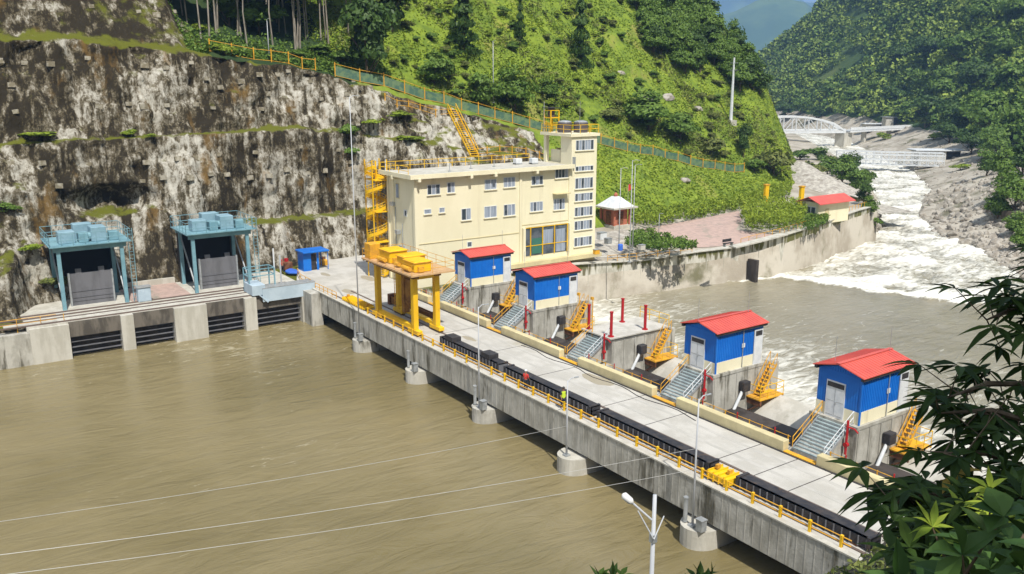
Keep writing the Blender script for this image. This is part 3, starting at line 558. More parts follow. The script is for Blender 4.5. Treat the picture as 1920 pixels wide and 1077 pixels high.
MB().box(-88, -77.3, 43.5, 43.62, .15, .95).box(-88, -77.3, 43.9, 44.02, .15, .95).box(-88, -77.3, 43.4, 44.1, .5, .62).build('beam', 'brownsteel', lb)
MB().box(-87.9, -87.4, 43.3, 44.2, .0, 1.2).box(-78, -77.5, 43.3, 44.2, 0, 1.2).build('end_frame', 'rust', lb)
# ------------------------------------------------------------------ huts
HUTLAB = ['nearest blue gate hut with red gable roof, beside the dark tree', 'second blue gate hut from the tree, standing alone in mid river', 'blue gate hut with red roof, third from the tree, right of the building entrance', 'farthest blue gate hut, in front of the cream building by the crane']
HX = [PXC[0], PXC[1], PXC[3], PXC[4]]; HY0 = 51.2; HL = 5.6; HW = 1.75
def make_hut():
    r = empty('gate_hut', (0, 0, 0), HUTLAB[0], 'hut', 'blue gate huts on the dam piers')
    MB().box(-HW, HW, 0, HL, 0, .9).build('plinth', 'cream', r)
    w = MB().prism_x([(0, .9), (HL, .9), (HL, 3.35), (0, 3.35)], -HW+.04, HW-.04)
    # gable tops
    w.add([(-HW+.04, 0.04, 3.35), (HW-.04, .04, 3.35), (0, .04, 3.85)], [(0, 1, 2)]); w.add([(-HW+.04, HL-.04, 3.35), (HW-.04, HL-.04, 3.35), (0, HL-.04, 3.85)], [(0, 2, 1)])
    for x in np.arange(-HW+.1, HW, .2):
        t = 3.35+.5*(1-abs(x)/HW)-.05
        if not (-1.0 < x < .62): w.box(x-.03, x+.03, -.0, .04, .92, t)
        else: w.box(x-.03, x+.03, 0, .04, 2.75, t)
    for y in np.arange(.1, HL-1.15, .2): w.box(HW-.041, HW-.005, y-.03, y+.03, .92, 3.3); w.box(-HW+.005, -HW+.041, y-.03, y+.03, .92, 3.3)
    w.build('wall', 'blue', r)
    rf = MB(); E = .32; ew = HW+.3; zr = 4.02; ze = 3.48
    rf.add([(-ew, -E, ze), (0, -E, zr), (0, HL+E, zr), (-ew, HL+E, ze), (-ew, -E, ze-.05), (0, -E, zr-.07), (0, HL+E, zr-.07), (-ew, HL+E, ze-.05)], [(0, 1, 2, 3), (7, 6, 5, 4), (0, 4, 5, 1), (2, 6, 7, 3), (0, 3, 7, 4)])
    rf.add([(ew, -E, ze), (0, -E, zr), (0, HL+E, zr), (ew, HL+E, ze), (ew, -E, ze-.05), (0, -E, zr-.07), (0, HL+E, zr-.07), (ew, HL+E, ze-.05)], [(3, 2, 1, 0), (4, 5, 6, 7), (1, 5, 4, 0), (3, 7, 6, 2), (4, 7, 3, 0)])
    for y in np.arange(-E+.1, HL+E, .33):
        rf.bar((0, y, zr+.012), (ew, y, ze+.012), .05, .03); rf.bar((0, y, zr+.012), (-ew, y, ze+.012), .05, .03)
    rf.build('roof', 'red', r); MB().bar((0, -E-.02, zr+.03), (0, HL+E+.02, zr+.03), .3, .035).build('ridge_cap', 'red', r)
    [MB().box(a_, b_, -.2, HL+.2, 3.22, 3.42).build('eave_shade_strip', 'black', r) for a_, b_ in ((HW, HW+.22), (-HW-.22, -HW))]  # black strips paint the roof's shadow under both eaves
    d = MB().box(-.95, .55, -.07, -.01, .0, 2.62).build('door', 'white', r)
    MB().box(-.86, .46, -.1, -.071, 2.18, 2.52).build('transom', 'black', d); q = MB().box(-.215, -.185, -.085, -.071, .05, 2.12)
    for z in (.12, 1.15): q.box(-.85, -.27, -.079, -.0715, z, z+.04).box(-.13, .45, -.079, -.0715, z, z+.04)
    q.box(-.1, -.06, -.14, -.071, 1.0, 1.18); q.build('door_seam', 'galv', d)
    s = MB().box(HW+.005, HW+.07, HL-1.15, HL-.12, -.05, 2.95).build('side_door', 'white', r)
    MB().box(HW+.071, HW+.1, HL-1.02, HL-.25, 2.45, 2.85).build('side_door_window', 'black', s)
    MB().box(HW-.02, HW+.06, -.06, .08, -.01, 3.35).build('corner_trim', 'blue', r)
    MB().box(HW+.01, HW+.05, 3.0, 3.35, 1.7, 2.05).build('wall_lamp', 'white', r)
    MB().tube([(HW+.06, 3.1, -.8), (HW+.06, 3.1, 1.2), (HW+.06, 3.1, 3.4)], .03, 6).build('conduit', 'galv', r)
    MB().tube([(-.9, .6, 3.75), (-.9, .6, 5.6)], .018, 5).build('lightning_rod', 'galv', r); MB().tube([(.2, HL-.2, 3.9), (.2, HL-.2, 5.8)], .018, 5).build('lightning_rod', 'galv', r)
    return r
hut = make_hut()
for i, x in enumerate(HX):
    o = hut if i == 0 else copy_tree(hut); o.location = (x, HY0, 2.0); o['label'] = HUTLAB[i]
# stairs up to each pier
PN = ['nearest hut by the tree', 'hut standing alone in mid river', 'empty platform with red posts', 'third hut from the tree', 'farthest hut by the crane']
def make_stair():
    r = empty('steel_stair', (0, 0, 0), 'x', 'stairs', 'steel stairs from the deck to the pier tops'); n = 12; q = MB(); k = MB()
    for i in range(n):
        y = .25*i; z = .165*(i+1); q.box(-1.2, 1.2, y, y+.30, z-.03, z); k.box(-1.2, 1.2, y+.001, y+.02, z-.12, z-.031)
    q.build('tread', 'tread', r); k.build('riser', 'galv', r)
    MB().prism_x([(0, -.3), (0, .05), (3.1, 2.0), (3.1, -.3)], -1.16, 1.16).build('base', 'conc', r)
    for sx in (-1.26, 1.26):
        MB().bar((sx, -.05, .05), (sx, 3.05, 2.05), .06, .2).build('stringer', 'galv', r); h = MB()
        for t in (0, .33, .66, 1.): h.tube([(sx, 3*t, 2*t), (sx, 3*t, 2*t+.95)], .028, 6)
        for dz in (.5, .95): h.tube([(sx, 0, dz), (sx, 3, 2+dz)], .028, 6)
        h.build('handrail', 'ochre' if sx < 0 else 'white', r)
    return r
st = make_stair()
for i, cx in enumerate(PXC):
    o = st if i == 0 else copy_tree(st); o.location = (cx+.12, 48.1, 0); o['label'] = 'grey steel stair leading up to the '+PN[i]
    h = empty('hydrant_pipe', (cx+1.6, 50.2, 1.5), 'red stand pipe with valve at the foot of the '+PN[i], 'pipe', 'red stand pipes beside the stairs'); b = WL[h.name]
    MB().tube([b+Vector((0, 0, -1.4)), b+Vector((0, 0, 1.05))], .09, 8).build('pipe', 'redpaint', h); MB().tube([b+Vector((-.15, 0, .6)), b+Vector((.55, 0, .6)), b+Vector((.75, .1, .35))], .055, 8).build('branch', 'redpaint', h)
    MB().tube([b+Vector((0, -.12, -.7)), b+Vector((0, .12, -.7))], .17, 10).build('valve', 'redpaint', h)
# hydraulic cylinder, walkway and radial gate at each bay (on the near side of piers 1..4 and of the nearest pier)
BN = ['beside the nearest hut by the tree', 'in the bay left of the nearest hut', 'in the bay beside the empty platform', 'in the bay beside the third hut', 'in the bay beside the farthest hut']
for i, cx in enumerate(PXC):
    fx = cx+PW+.35; c = empty('hydraulic_hoist', (fx, 53.6, 0), 'white hydraulic hoist cylinder '+BN[i], 'cylinder', 'hydraulic cylinders on the pier sides')
    MB().tube([(fx, 52.3, -2.6), (fx, 54.1, .25)], .13, 10).build('cylinder', 'white', c, smooth=False); MB().tube([(fx, 52.0, -3.1), (fx, 52.35, -2.5)], .07, 8).build('piston_rod', 'galv', c)
    MB().box(fx-.3, fx+.3, 53.9, 54.7, .1, .95).build('trunnion', 'black', c, bevel=.05)
    w = empty('gate_walkway', (fx, 56, 0), 'yellow caged walkway with steps '+BN[i], 'walkway', 'yellow service walkways on the pier sides'); ax = cx+PW; 
    MB().box(ax+.02, ax+1.5, 54.9, 57.9, -.62, -.52).build('platform', 'ochre', w); [MB().box(ax+.02, ax+1.5, y_, y_+.15, -1.1, -.63).bar((ax+.02, y_+.07, -1.9), (ax+1.4, y_+.07, -1.0), .12).build('bracket', 'rust', w) for y_ in (54.95, 57.7)]
    h = MB()
    for y in (54.95, 55.9, 56.9, 57.85): h.tube([(ax+1.45, y, -.52), (ax+1.45, y, .6)], .03, 6)
    for z in (.05, .6): h.tube([(ax+.1, 54.95, z), (ax+1.45, 54.95, z), (ax+1.45, 57.85, z), (ax+.1, 57.85, z)], .03, 6)
    h.build('handrail', 'yellow', w)
    l = MB()
    for sx in (.25, .95):
        l.bar((ax+sx, 55.6, -.5), (ax+sx, 57.4, 2.0), .06, .16); l.tube([(ax+sx, 55.6, .4), (ax+sx, 57.4, 2.95)], .03, 6)
        for t in (0, .25, .5, .75, 1): l.tube([(ax+sx, 55.6+1.8*t, -.5+2.5*t), (ax+sx, 55.6+1.8*t, .45+2.5*t)], .025, 5)
    for t in np.linspace(.05, .95, 9): l.box(ax+.25, ax+.95, 55.5+1.8*t, 55.75+1.8*t, -.52+2.5*t, -.48+2.5*t)
    l.build('steps', 'ochre', w)
for i in range(6):
    x1 = (PXC[i-1] if i else -24.4+PW)-PW-.12; x0 = (PXC[i]+PW+.12) if i < 5 else -91.4
    lab = ['radial gate in the bay right of the nearest hut, behind the leaves', 'radial gate in the bay left of the nearest hut', 'radial gate between the mid river hut and the empty platform', 'radial gate between the empty platform and the third hut', 'radial gate between the third and farthest huts', 'radial gate in the last bay beside the river wall'][i]
    r = empty('radial_gate', ((x0+x1)/2, 57, -4), lab, 'sluice gate', 'curved steel sluice gates between the piers')
    R, cy, cz = 5.2, 59.1, -5.5; an = np.linspace(math.radians(176), math.radians(108), 18); V = []
    for a in an: V += [(x0, cy+R*math.cos(a), cz+R*math.sin(a)), (x1, cy+R*math.cos(a), cz+R*math.sin(a)), (x1, cy+(R-.25)*math.cos(a), cz+(R-.25)*math.sin(a)), (x0, cy+(R-.25)*math.cos(a), cz+(R-.25)*math.sin(a))]
    fs = []
    for k in range(17):
        for a in range(4): fs.append((k*4+a, k*4+(a+1) % 4, (k+1)*4+(a+1) % 4, (k+1)*4+a))
    fs += [(0, 1, 2, 3), (68, 71, 70, 69)]; MB().add(V, fs).build('skin_plate', 'conc_light', r)
    q = MB()
    for x in (x0+.8, x1-.8):
        for a in (165, 120): a = math.radians(a); q.bar((x, cy+(R-.3)*math.cos(a), cz+(R-.3)*math.sin(a)), (x, cy, cz), .35)
    q.build('arm', 'gate', r); MB().prism_x([(51.0, -2.6), (51.0, -2.1), (51.7, -1.55), (52.6, -1.25), (53.8, -1.2), (53.8, -1.6)], x0, x1).build('gap_shade_slab', 'conc_dark_and_shade', r); MB().box(x0, x1, 49.31, 49.5, -9, -.5).build('breast_plate', 'conc_dark_and_shade', r)  # curved dark slab paints the shaded gap upstream of the gate
# small posts / pipes along the ledge behind the parapet
lr = empty('ledge_railing', (-60, 48.2, -.45), 'low red and ochre railing on the ledge behind the cream parapet', 'railing'); k = 0
for x in np.arange(-90, -25, 1.15):
    if any(a-.3 < x < b+.3 for a, b in ST): continue
    k += 1; MB().tube([(x, 48.25, -.45), (x, 48.25, .85 if k % 3 else 1.05)], .05, 6).build('post', 'redpaint' if k % 3 == 0 else 'ochre', lr)
q = MB()
for i in range(6):
    x1 = (ST[i-1][0] if i else -24)-.3; x0 = (ST[i][1] if i < 5 else -90)+.3
    for z in (.3, .8): q.tube([(x0, 48.25, z), (x1, 48.25, z)], .025, 5)
q.build('rail', 'ochre', lr)
# empty platform with red posts
p = PXC[2]; MB().box(p-2.1, p+2.1, 50.5, 58.0, 2.001, 2.12).build('platform_slab', pmat('pale_concrete_slab', (.56, .54, .49), (.46, .44, .39), .9, rough=.85), dam)
for n_, (dx, y, lab) in enumerate(((1.6, 51.0, 'nearest'), (-1.6, 51.0, 'front left'), (1.6, 55.2, 'right rear'), (-1.6, 55.2, 'left rear'))):
    c = MB().tube([(p+dx, y, 2.12), (p+dx, y, 4.4)], .14, 10).tube([(p+dx, y, 2.12), (p+dx, y, 2.2)], .28, 10).tube([(p+dx, y, 4.4), (p+dx, y, 4.5)], .18, 10)
    c.build('red_post', 'redpaint', None, org=(p+dx, y, 2.12), label=lab+' red steel post on the empty pier platform', cat='post', group='red posts on the empty platform')
hr = empty('platform_railing', (p, 57.8, 2.1), 'thin yellow railing along the back of the empty platform', 'railing'); q = MB(); 
for x in np.linspace(p-2, p+2, 4): MB().tube([(x, 57.9, 2.12), (x, 57.9, 3.2)], .035, 6).build('post', 'yellow', hr)
MB().tube([(p-2, 57.9, 2.7), (p+2, 57.9, 2.7)], .03, 6).tube([(p-2, 57.9, 3.2), (p+2, 57.9, 3.2)], .03, 6).build('rail', 'yellow', hr)
for dx, lab in ((-2.6, 'left'), (-.6, 'right')):
    MB().tube([(p+dx, 50.6, 1.5), (p+dx, 50.6, 5.4)], .05, 6).box(p+dx-.25, p+dx+.05, 50.5, 50.7, 5.2, 5.45).build('float_gauge_pole', 'ochre', None, org=(p+dx, 50.6, 1.5), label=lab+'-hand thin yellow pole on the empty platform', cat='pole', group='thin yellow poles on the platform')
# ------------------------------------------------------------------ lamp posts on the pier noses
def lamp_post(loc, top, lab, grp='lamp posts on the upstream pier noses', arm=.6, adir=(0, 1, 0), r0=.085):
    r = empty('lamp_post', loc, lab, 'lamp post', grp); b = Vector(loc); a = Vector(adir)
    MB().tube([b, b+Vector((0, 0, top*.5)), b+Vector((0, 0, top))], [r0, r0*.75, r0*.5], 8).build('pole', 'pole', r, smooth=True)
    MB().box(b.x-.22, b.x+.22, b.y-.22, b.y+.22, b.z, b.z+.12).build('base_plate', 'galv', r)
    MB().tube([b+Vector((0, 0, top-.15)), b+a*arm*.6+Vector((0, 0, top+.12)), b+a*arm+Vector((0, 0, top+.12))], .035, 6).build('arm', 'pole', r)
    e = b+a*(arm+.25)+Vector((0, 0, top+.1)); MB().bar(e-a*.22, e+a*.2, .14, .08).build('lamp_head', 'galv', r, bevel=.02); return r
for cx, top, lab in ((PXC[0]-.9, 8.6, 'grey lamp post at the nearest pier, in front of the yellow lifting beam'), (PXC[1]-.9, 6.0, 'thin ochre lamp post at the second pier beside the person in a vest'), (PXC[2]-.9, 9.0, 'grey lamp post at the pier right of the crane'), (PXC[3]-.9, 0, ''), (PXC[4]-.9, 26., 'very tall thin mast at the pier left of the crane')):
    if top: lamp_post((cx+(.4 if top > 20 else 0), 38.25, -2.7), top, lab)
for n_, cx in enumerate(PXC):
    if n_ == 1: continue
    b = Vector((cx-.3, 38.0, -2.6)); nm_ = ['nearest lamp post', '', 'lamp post right of the crane', 'near leg of the crane', 'tall thin mast'][n_]
    MB().box(b.x, b.x+.5, b.y-.1, b.y+.35, b.z, b.z+.75).box(b.x-.04, b.x+.54, b.y-.14, b.y+.39, b.z+.751, b.z+.8).build('gauge_box', 'galv', None, org=b, label='small metal gauge box on the pier nose under the '+nm_, cat='gauge box', group='gauge boxes on pier noses')
    MB().tube([(b.x-1.2, 38.2, -2.6), (b.x-1.2, 38.2, -1.0)], .14, 8).tube([(b.x-1.2, 38.2, -1.0), (b.x-1.2, 38.2, -.9)], .18, 8).build('gauge_pipe', 'galv', None, org=(b.x-1.2, 38.2, -2.6), label='short upright pipe on the pier nose under the '+nm_, cat='pipe', group='short pipes on pier noses')
# ================================================================== INTAKE
it = empty('intake_structure', (-106, 22, 0), 'long low concrete intake with dark screened openings along the left bank', 'intake')
fy = lambda px, z=-2: PX(px, 640, -100.).y
ops = [(11.9, 17.0), (18.3, 22.6), (26.2, 30.6), (32.0, 37.6)]
MB().box(-113, -100.3, 8, 39.0, -.5, 0).build('deck_slab', 'conc_light', it)
segs = [(-30, 8.2), (8.2, ops[0][0])]; pe = [(ops[i][1], ops[i+1][0]) for i in range(3)]+[(ops[3][1], 41.6)]
MB().box(-101.5, -100, -40, 8.2, -9, -.55).build('wall', 'conc', it); MB().box(-101.5, -99.9, 8.2, ops[0][0], -9, -.2).build('pier', 'conc_light', it)
for a, b in pe: MB().box(-101.3, -99.75, a, b, -9, -.05).build('pier', 'conc_light', it)
MB().box(-104.5, -97.2, 37.8, 39.2, -9, .0).build('pier', 'conc', it)
for a, b in ops:
    MB().box(-100.9, -100.2, a, b, -1.7, -.04).build('lintel', 'conc_weathered', it)
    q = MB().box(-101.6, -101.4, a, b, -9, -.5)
    q.build('opening', 'conc_dark_and_shade', it); q = MB()
    for z in (-1.75, -2.3, -2.9, -3.5): q.box(-100.8, -100.5, a, b, z-.07, z)
    q.build('screen_beam', 'gate', it)
q = MB()
for x in (-100.55, -102.2, -103.6, -104.9): q.box(x-.09, x+.09, 5, 37.5, .0, .14)
q.build('rail', 'rail', it); MB().box(-102, -100.75, 6, 37.4, .0, .09).build('walkway_slab', 'conc_light', it)
MB().box(-113.2, -105.4, 19.4, 26.0, .0, .05).build('yard_patch', 'pave', it); MB().box(-113.4, -112.8, 19, 26, .0, .7).build('kerb_wall', 'conc_light', it)
q = MB()
for y in np.arange(-6, 12, 2.2): q.tube([(-100.7, y, -.6), (-100.7, y, .9)], .035, 6)
for z in (.4, .9): q.tube([(-100.7, -6, z), (-100.7, 10.9, z)], .03, 6)
q.build('handrail', 'ochre', it)
GL = ['left pale blue steel gate hoist frame in front of the cliff', 'right pale blue steel gate hoist frame, nearer to the blue booth']
def gate_frame(y0, lab, n_):
    r = empty('hoist_frame', (-108.5, y0+3.2, 0), lab, 'gate hoist', 'pale blue hoist frames over the intake gates'); y1 = y0+6.5; X0, X1 = -105.8, -111.6
    for x in (X0, X1):
        for y in (y0, y1):
            MB().box(x-.17, x+.17, y-.2, y+.2, 0, 6.9).build('leg', 'bluegrey', r)
        MB().box(x-.15, x+.15, y0-.5, y1+.5, 6.55, 7.15).build('girder', 'bluegrey', r)
    for y in (y0, y1):
        MB().box(X1+.17, X0-.17, y-.12, y+.12, 6.6, 7.0).build('cross_beam', 'bluegrey', r); MB().bar((X0, y, .3), (X1, y, 6.4), .14).build('brace', 'galv', r)
    MB().box(X1-.6, X0+.7, y0-.9, y1+1.0, 7.15, 7.27).build('platform', 'bluegrey', r)
    for (a, b, c, d, e) in ((-108.4, -106.6, y0+.3, y0+2.0, 8.6), (-107.8, -106.4, y0+2.3, y0+3.3, 8.35), (-108.6, -106.4, y0+3.6, y0+5.2, 8.9), (-107.4, -106.2, y0+5.4, y0+6.4, 8.3), (-110.6, -109.2, y0+2.2, y0+4.2, 9.0)):
        b_ = MB().box(a, b, c, d, 7.27, e).build('winch_box', 'winchblue' if e > 8.5 else 'bluegrey', r, bevel=.06)
    MB().tube([(-107, y0+2.6, 7.9), (-107, y0+3.9, 7.9)], .42, 12).build('drum', 'bluegrey', r)
    q = MB(); a, b, c, d = X1-.55, X0+.65, y0-.85, y1+.95
    for x, y in [(b, y) for y in np.linspace(c, d, 8)]+[(a, y) for y in np.linspace(c, d, 8)]+[(x, c) for x in np.linspace(a, b, 6)]+[(x, d) for x in np.linspace(a, b, 6)]: q.tube([(x, y, 7.27), (x, y, 8.6)], .035, 5)
    for z in (7.9, 8.6): q.tube([(a, c, z), (b, c, z), (b, d, z), (a, d, z), (a, c, z)], .035, 5)
    q.build('handrail', 'bluegrey', r)
    l = MB(); l.tube([(X0+.35, y1+.7, 0), (X0+.35, y1+.7, 8.6)], .04, 5).tube([(X0+.35, y1+1.2, 0), (X0+.35, y1+1.2, 8.6)], .04, 5)
    for z in np.arange(.3, 8.5, .4): l.bar((X0+.35, y1+.7, z), (X0+.35, y1+1.2, z), .035)
    l.build('ladder', 'bluegrey', r)
    g = empty('roller_gate', (-107.5, y0+3.2, 0), ['dark grey steel gate hanging in the left blue hoist frame', 'dark grey steel gate hanging in the right blue hoist frame'][n_], 'sluice gate', 'grey gates in the hoist frames')
    MB().box(-107.6, -107.3, y0+1.1, y0+5.4, -.1, 3.7).build('skin_plate', 'gate', g); q = MB()
    for z in (.5, .9, 1.6): q.box(-107.3, -107.24, y0+1.15, y0+5.35, z, z+.05)
    q.build('stiffener', 'gate', g)
    for y in (y0+2.0, y0+4.4): MB().box(-107.6, -107.3, y-.3, y+.3, 3.7, 4.2).build('lifting_lug', 'gate', g)
    for y in (y0+.95, y0+5.45): MB().box(-107.55, -107.1, y-.09, y+.09, 0, 3.8).build('guide', 'galv', g)
    t = empty('tunnel_portal', (-112, y0+3.2, 0), ['dark tunnel mouth behind the left blue hoist frame', 'dark tunnel mouth behind the right blue hoist frame'][n_], 'tunnel', 'intake tunnel mouths')
    MB().box(-112.5, -112.3, y0+.2, y0+6.3, 0, 6.4).build('mouth', 'dark', t); MB().box(-112.6, -111.9, y0-.2, y0+.2, 0, 6.7).box(-112.6, -111.9, y0+6.3, y0+6.7, 0, 6.7).box(-112.6, -111.9, y0+.2, y0+6.3, 6.4, 6.7).build('frame', 'conc_dark_and_shade', t)  # mouth is a solid panel with the tunnel's darkness as its colour
gate_frame(12.4, GL[0], 0); gate_frame(26.8, GL[1], 1)
def cabinet(x, y, lab, s=1.):
    r = empty('control_cabinet', (x, y, 0), lab, 'cabinet'); MB().box(x-.5*s, x+.5*s, y-.7*s, y+.7*s, .1, 1.75*s).build('body', 'paleblue', r, bevel=.03)
    MB().box(x-.6*s, x+.62*s, y-.8*s, y+.8*s, 1.75*s, 1.85*s).build('roof', 'galv', r); MB().box(x+.5*s, x+.53*s, y-.6*s, y-.02, .2, 1.65*s).box(x+.5*s, x+.53*s, y+.02, y+.6*s, .2, 1.65*s).build('door', 'paleblue', r); MB().box(x-.5*s, x+.5*s, y-.7*s, y+.7*s, 0, .1).build('base', 'conc', r)
cabinet(-104.9, 20.6, 'pale blue control cabinet beside the left hoist frame')
r = empty('raking_machine', (-101.5, 33, 0), 'pale blue trash rake machine with open frame beside the blue panel', 'machine')
MB().box(-102.8, -99.8, 31.6, 33.2, .1, 1.35).build('body', 'paleblue', r, bevel=.04); q = MB()
for x in (-103, -101): 
    for y in (31.7, 34.8): q.box(x-.07, x+.07, y-.07, y+.07, .1, 3.0)
for z in (2.2, 3.0): q.bar((-103, 31.7, z), (-103, 34.8, z), .1).bar((-101, 31.7, z), (-101, 34.8, z), .1).bar((-103, 31.7, z), (-101, 31.7, z), .1).bar((-103, 34.8, z), (-101, 34.8, z), .1)
q.build('frame', 'bluegrey', r); MB().bar((-100.2, 32, .7), (-99.7, 33.4, -.8), .5, .12).build('rake_head', 'paleblue', r)
r = empty('trough', (-100, 35, 0), 'long pale blue steel trough fixed on the water edge of the intake', 'trough')
MB().box(-99.9, -99.72, 32.8, 39.4, -.75, .85).box(-101.4, -101.25, 32.8, 39.4, -.1, .85).build('panel', 'paleblue', r); MB().box(-101.25, -99.9, 32.9, 39.3, .2, .3).build('floor', 'conc_light', r); MB().box(-101.5, -99.7, 32.78, 39.42, .85, .93).build('top_rail', 'galv', r)
# ------------------------------------------------------------------ yard, booth, clutter
yd = MB().prism([(-91.7, 47.61), (-100.49, 47.61), (-100.51, 38.9), (-104, 38.9), (-106, 39.4), (-116, 43.5), (-117.2, 51), (-113, 57.5), (-100.4, 57.5), (-100.4, 49.7), (-91.7, 49.7)], -.6, .0).build('yard', 'deck', None, kind='structure', label='pale concrete yard between the dam deck and the cliff')
b = PZ(577, 506, 0); r = empty('booth', (b.x, b.y, 0), 'small bright blue booth with flat roof at the far end of the deck', 'booth')
x, y = b.x, b.y; MB().box(x-1.1, x+.9, y-.9, y-.84, 0, 2.5).box(x-1.1, x-1.04, y-.84, y+1.3, 0, 2.5).box(x+.84, x+.9, y-.84, y+.2, 0, 2.5).box(x+.84, x+.9, y+1.0, y+1.3, 0, 2.5).build('wall', 'blue', r)
MB().box(x-1.4, x+1.5, y-1.1, y+2.6, 2.5, 2.72).build('roof', 'blue', r, bevel=.04); MB().box(x+.6, x+.64, y+.2, y+1, 0, 2.2).build('doorway', 'black', r)
for xx in (x+1.2, x-1.2): MB().box(xx, xx+.08, y+2.4, y+2.48, 0, 2.5).build('post', 'blue', r)
def rail(name, pts, lab, m='ochre', h=1.0, step=2.0, group=None, mid=True, r_=.035):
    pts = [Vector(p) for p in pts]; R_ = empty(name, pts[0], lab, 'railing', group)
    dist = 0; out = [pts[0]]
    for a, c in zip(pts[:-1], pts[1:]):
        n = max(1, round((c-a).length/step)); out += [a+(c-a)*(k/n) for k in range(1, n+1)]
    for p in out[:95]: MB().tube([p, p+Vector((0, 0, h))], r_*1.2, 6).build('post', m, R_)
    q = MB().tube([p+Vector((0, 0, h)) for p in pts], r_, 6)
    if mid: q.tube([p+Vector((0, 0, h*.5)) for p in pts], r_, 6)
    q.build('rail', m, R_); return R_
rail('guard_rail', [(-100.7, 39.2, 0), (-104.2, 39.3, 0), (-108, 40.3, 0)], 'short ochre guard rail between the intake and the far deck end', step=1.6)
rail('guard_rail', [(-99.5, 39.3, 0), (-93, 39.25, .1)], 'low cream and yellow railing on the deck edge left of the yellow beam', step=1.3, h=.8)
t = PZ(547, 512, 0); m = MB(); pts = [(t.x+1.3*math.cos(a)*(1+.2*math.sin(3*a)), t.y+.8*math.sin(a)) for a in np.linspace(0, 2*PI, 14)[:-1]]
m.prism(pts, 0, .35).build('tarpaulin', 'tarp', None, org=(t.x, t.y, 0), bevel=.1, label='blue tarpaulin heap beside the blue booth', cat='tarpaulin')
for n_, (px, py, s_, lab) in enumerate(((538, 505, .8, 'rusty red machine stacked left of the blue booth'), (607, 497, .6, 'orange crate right of the blue booth'))):
    t = PZ(px, py, 0); r = empty('site_equipment', t, lab, 'equipment'); MB().box(t.x-s_, t.x+s_, t.y-s_*.7, t.y+s_*.7, 0, s_*1.3).build('body', 'rust' if n_ == 0 else 'ochre', r, bevel=.06)
    MB().tube([(t.x, t.y, s_*1.3), (t.x, t.y, s_*1.9)], .15, 8).box(t.x-s_*.6, t.x-s_*.1, t.y-.2, t.y+.3, s_*1.3, s_*1.8).build('fitting', 'redpaint' if n_ == 0 else 'rust', r)
for px, py, hgt, lab in ((517, 545, 5.2, 'white pole standing beside the pale blue trough'), (528, 538, 4.0, 'shorter grey pole behind the blue trough')):
    t = PZ(px, py, 0); MB().tube([(t.x, t.y, 0), (t.x, t.y, hgt)], .1, 8).box(t.x-.2, t.x+.2, t.y-.2, t.y+.2, 0, .08).build('pole', 'white' if hgt > 5 else 'pole', None, org=t, label=lab, cat='pole')
# ================================================================== CONTROL BUILDING
BX, BB, BY0, BY1, TY1 = -93., -100.2, 49.9, 73.8, 78.2
bd = empty('control_building', (-96.5, 62, 0), 'long three storey cream building with flat roof and stair tower', 'building')
w = MB().box(BB, BX, BY0, BY1, -.2, 13.45)
w.build('wall', 'cream', bd)
for y in (BY0, 65.3, BY1-.35): MB().box(BX, BX+.16, y-.04, y+.32, 1.3, 13.4).build('pilaster', 'cream', bd)
MB().box(BX-.3, BX+.1599, BY0-.14, BY0-.041, 1.3, 13.4).build('pilaster', 'cream', bd); MB().box(-98.6, -98.3, BY0-.14, BY0, 0, 13.4).build('pilaster', 'cream', bd); MB().box(BB, BB+.4, BY0-.14, BY0, 0, 13.4).build('pilaster', 'cream', bd)
q = MB().box(BX+.001, BX+.06, BY0+.3, 65.2, 5.35, 5.43).box(BX+.001, BX+.05, 65.65, BY1-.4, 6.3, 6.38).box(BX, BX+.9, 70.7, 73.2, 10.1, 10.2); q.build('string_course', 'cream2', bd)
MB().box(BX+.0, BX+1.05, 57, TY1+.5, .9, 1.45).build('plinth', 'cream2', bd)
rf = MB().box(BB-.6, BX+.85, BY0-.95, BY1, 13.5, 13.8).build('roof', 'conc_light', bd)
MB().box(BX+.73, BX+.85, BY0-.95, BY1, 13.801, 13.98).box(BB-.6, BX+.73, BY0-.95, BY0-.83, 13.801, 13.98).build('edge_upstand', 'cream', rf)
MB().box(BX+.851, BX+.87, BY0-.95, BY1, 13.45, 13.97).box(BB-.6, BX+.85, BY0-.97, BY0-.951, 13.45, 13.97).build('fascia', 'cream', rf)
for y in (BY0+.05, 57.3, 60.9, 67.4): MB().box(BX, BX+.95, y, y+.35, 13.1, 13.499).build('roof_beam', 'cream', bd)
MB().box(BB+3, BB+3.3, BY0-1.05, BY0, 13.1, 13.499).build('roof_beam', 'cream', bd)
def window(y0, y1, z0, z1, n=2, parent=bd, X=BX, dark=None):
    f = MB(); t = .07; f.box(X, X+.07, y0, y1, z0, z0+t).box(X, X+.07, y0, y1, z1-t, z1)
    for k in range(n+1): yy = y0+(y1-y0-t)*k/n; f.box(X, X+.068, yy, yy+t, z0+t, z1-t)
    fo = f.build('window', 'white', parent); p1 = MB(); p2 = MB()
    for k in range(n):
        a = y0+(y1-y0)*k/n+.03; b = y0+(y1-y0)*(k+1)/n-.01; (p1 if (k in (dark or ())) else p2).box(X+.001, X+.03, a, b, z0+.03, z1-.03)
    if p1.v: p1.build('pane', 'glass', fo)
    if p2.v: p2.build('pane', 'curtain', fo)
    MB().box(X, X+.16, y0-.1, y1+.1, z0-.1, z0-.001).build('sill', 'cream', fo)
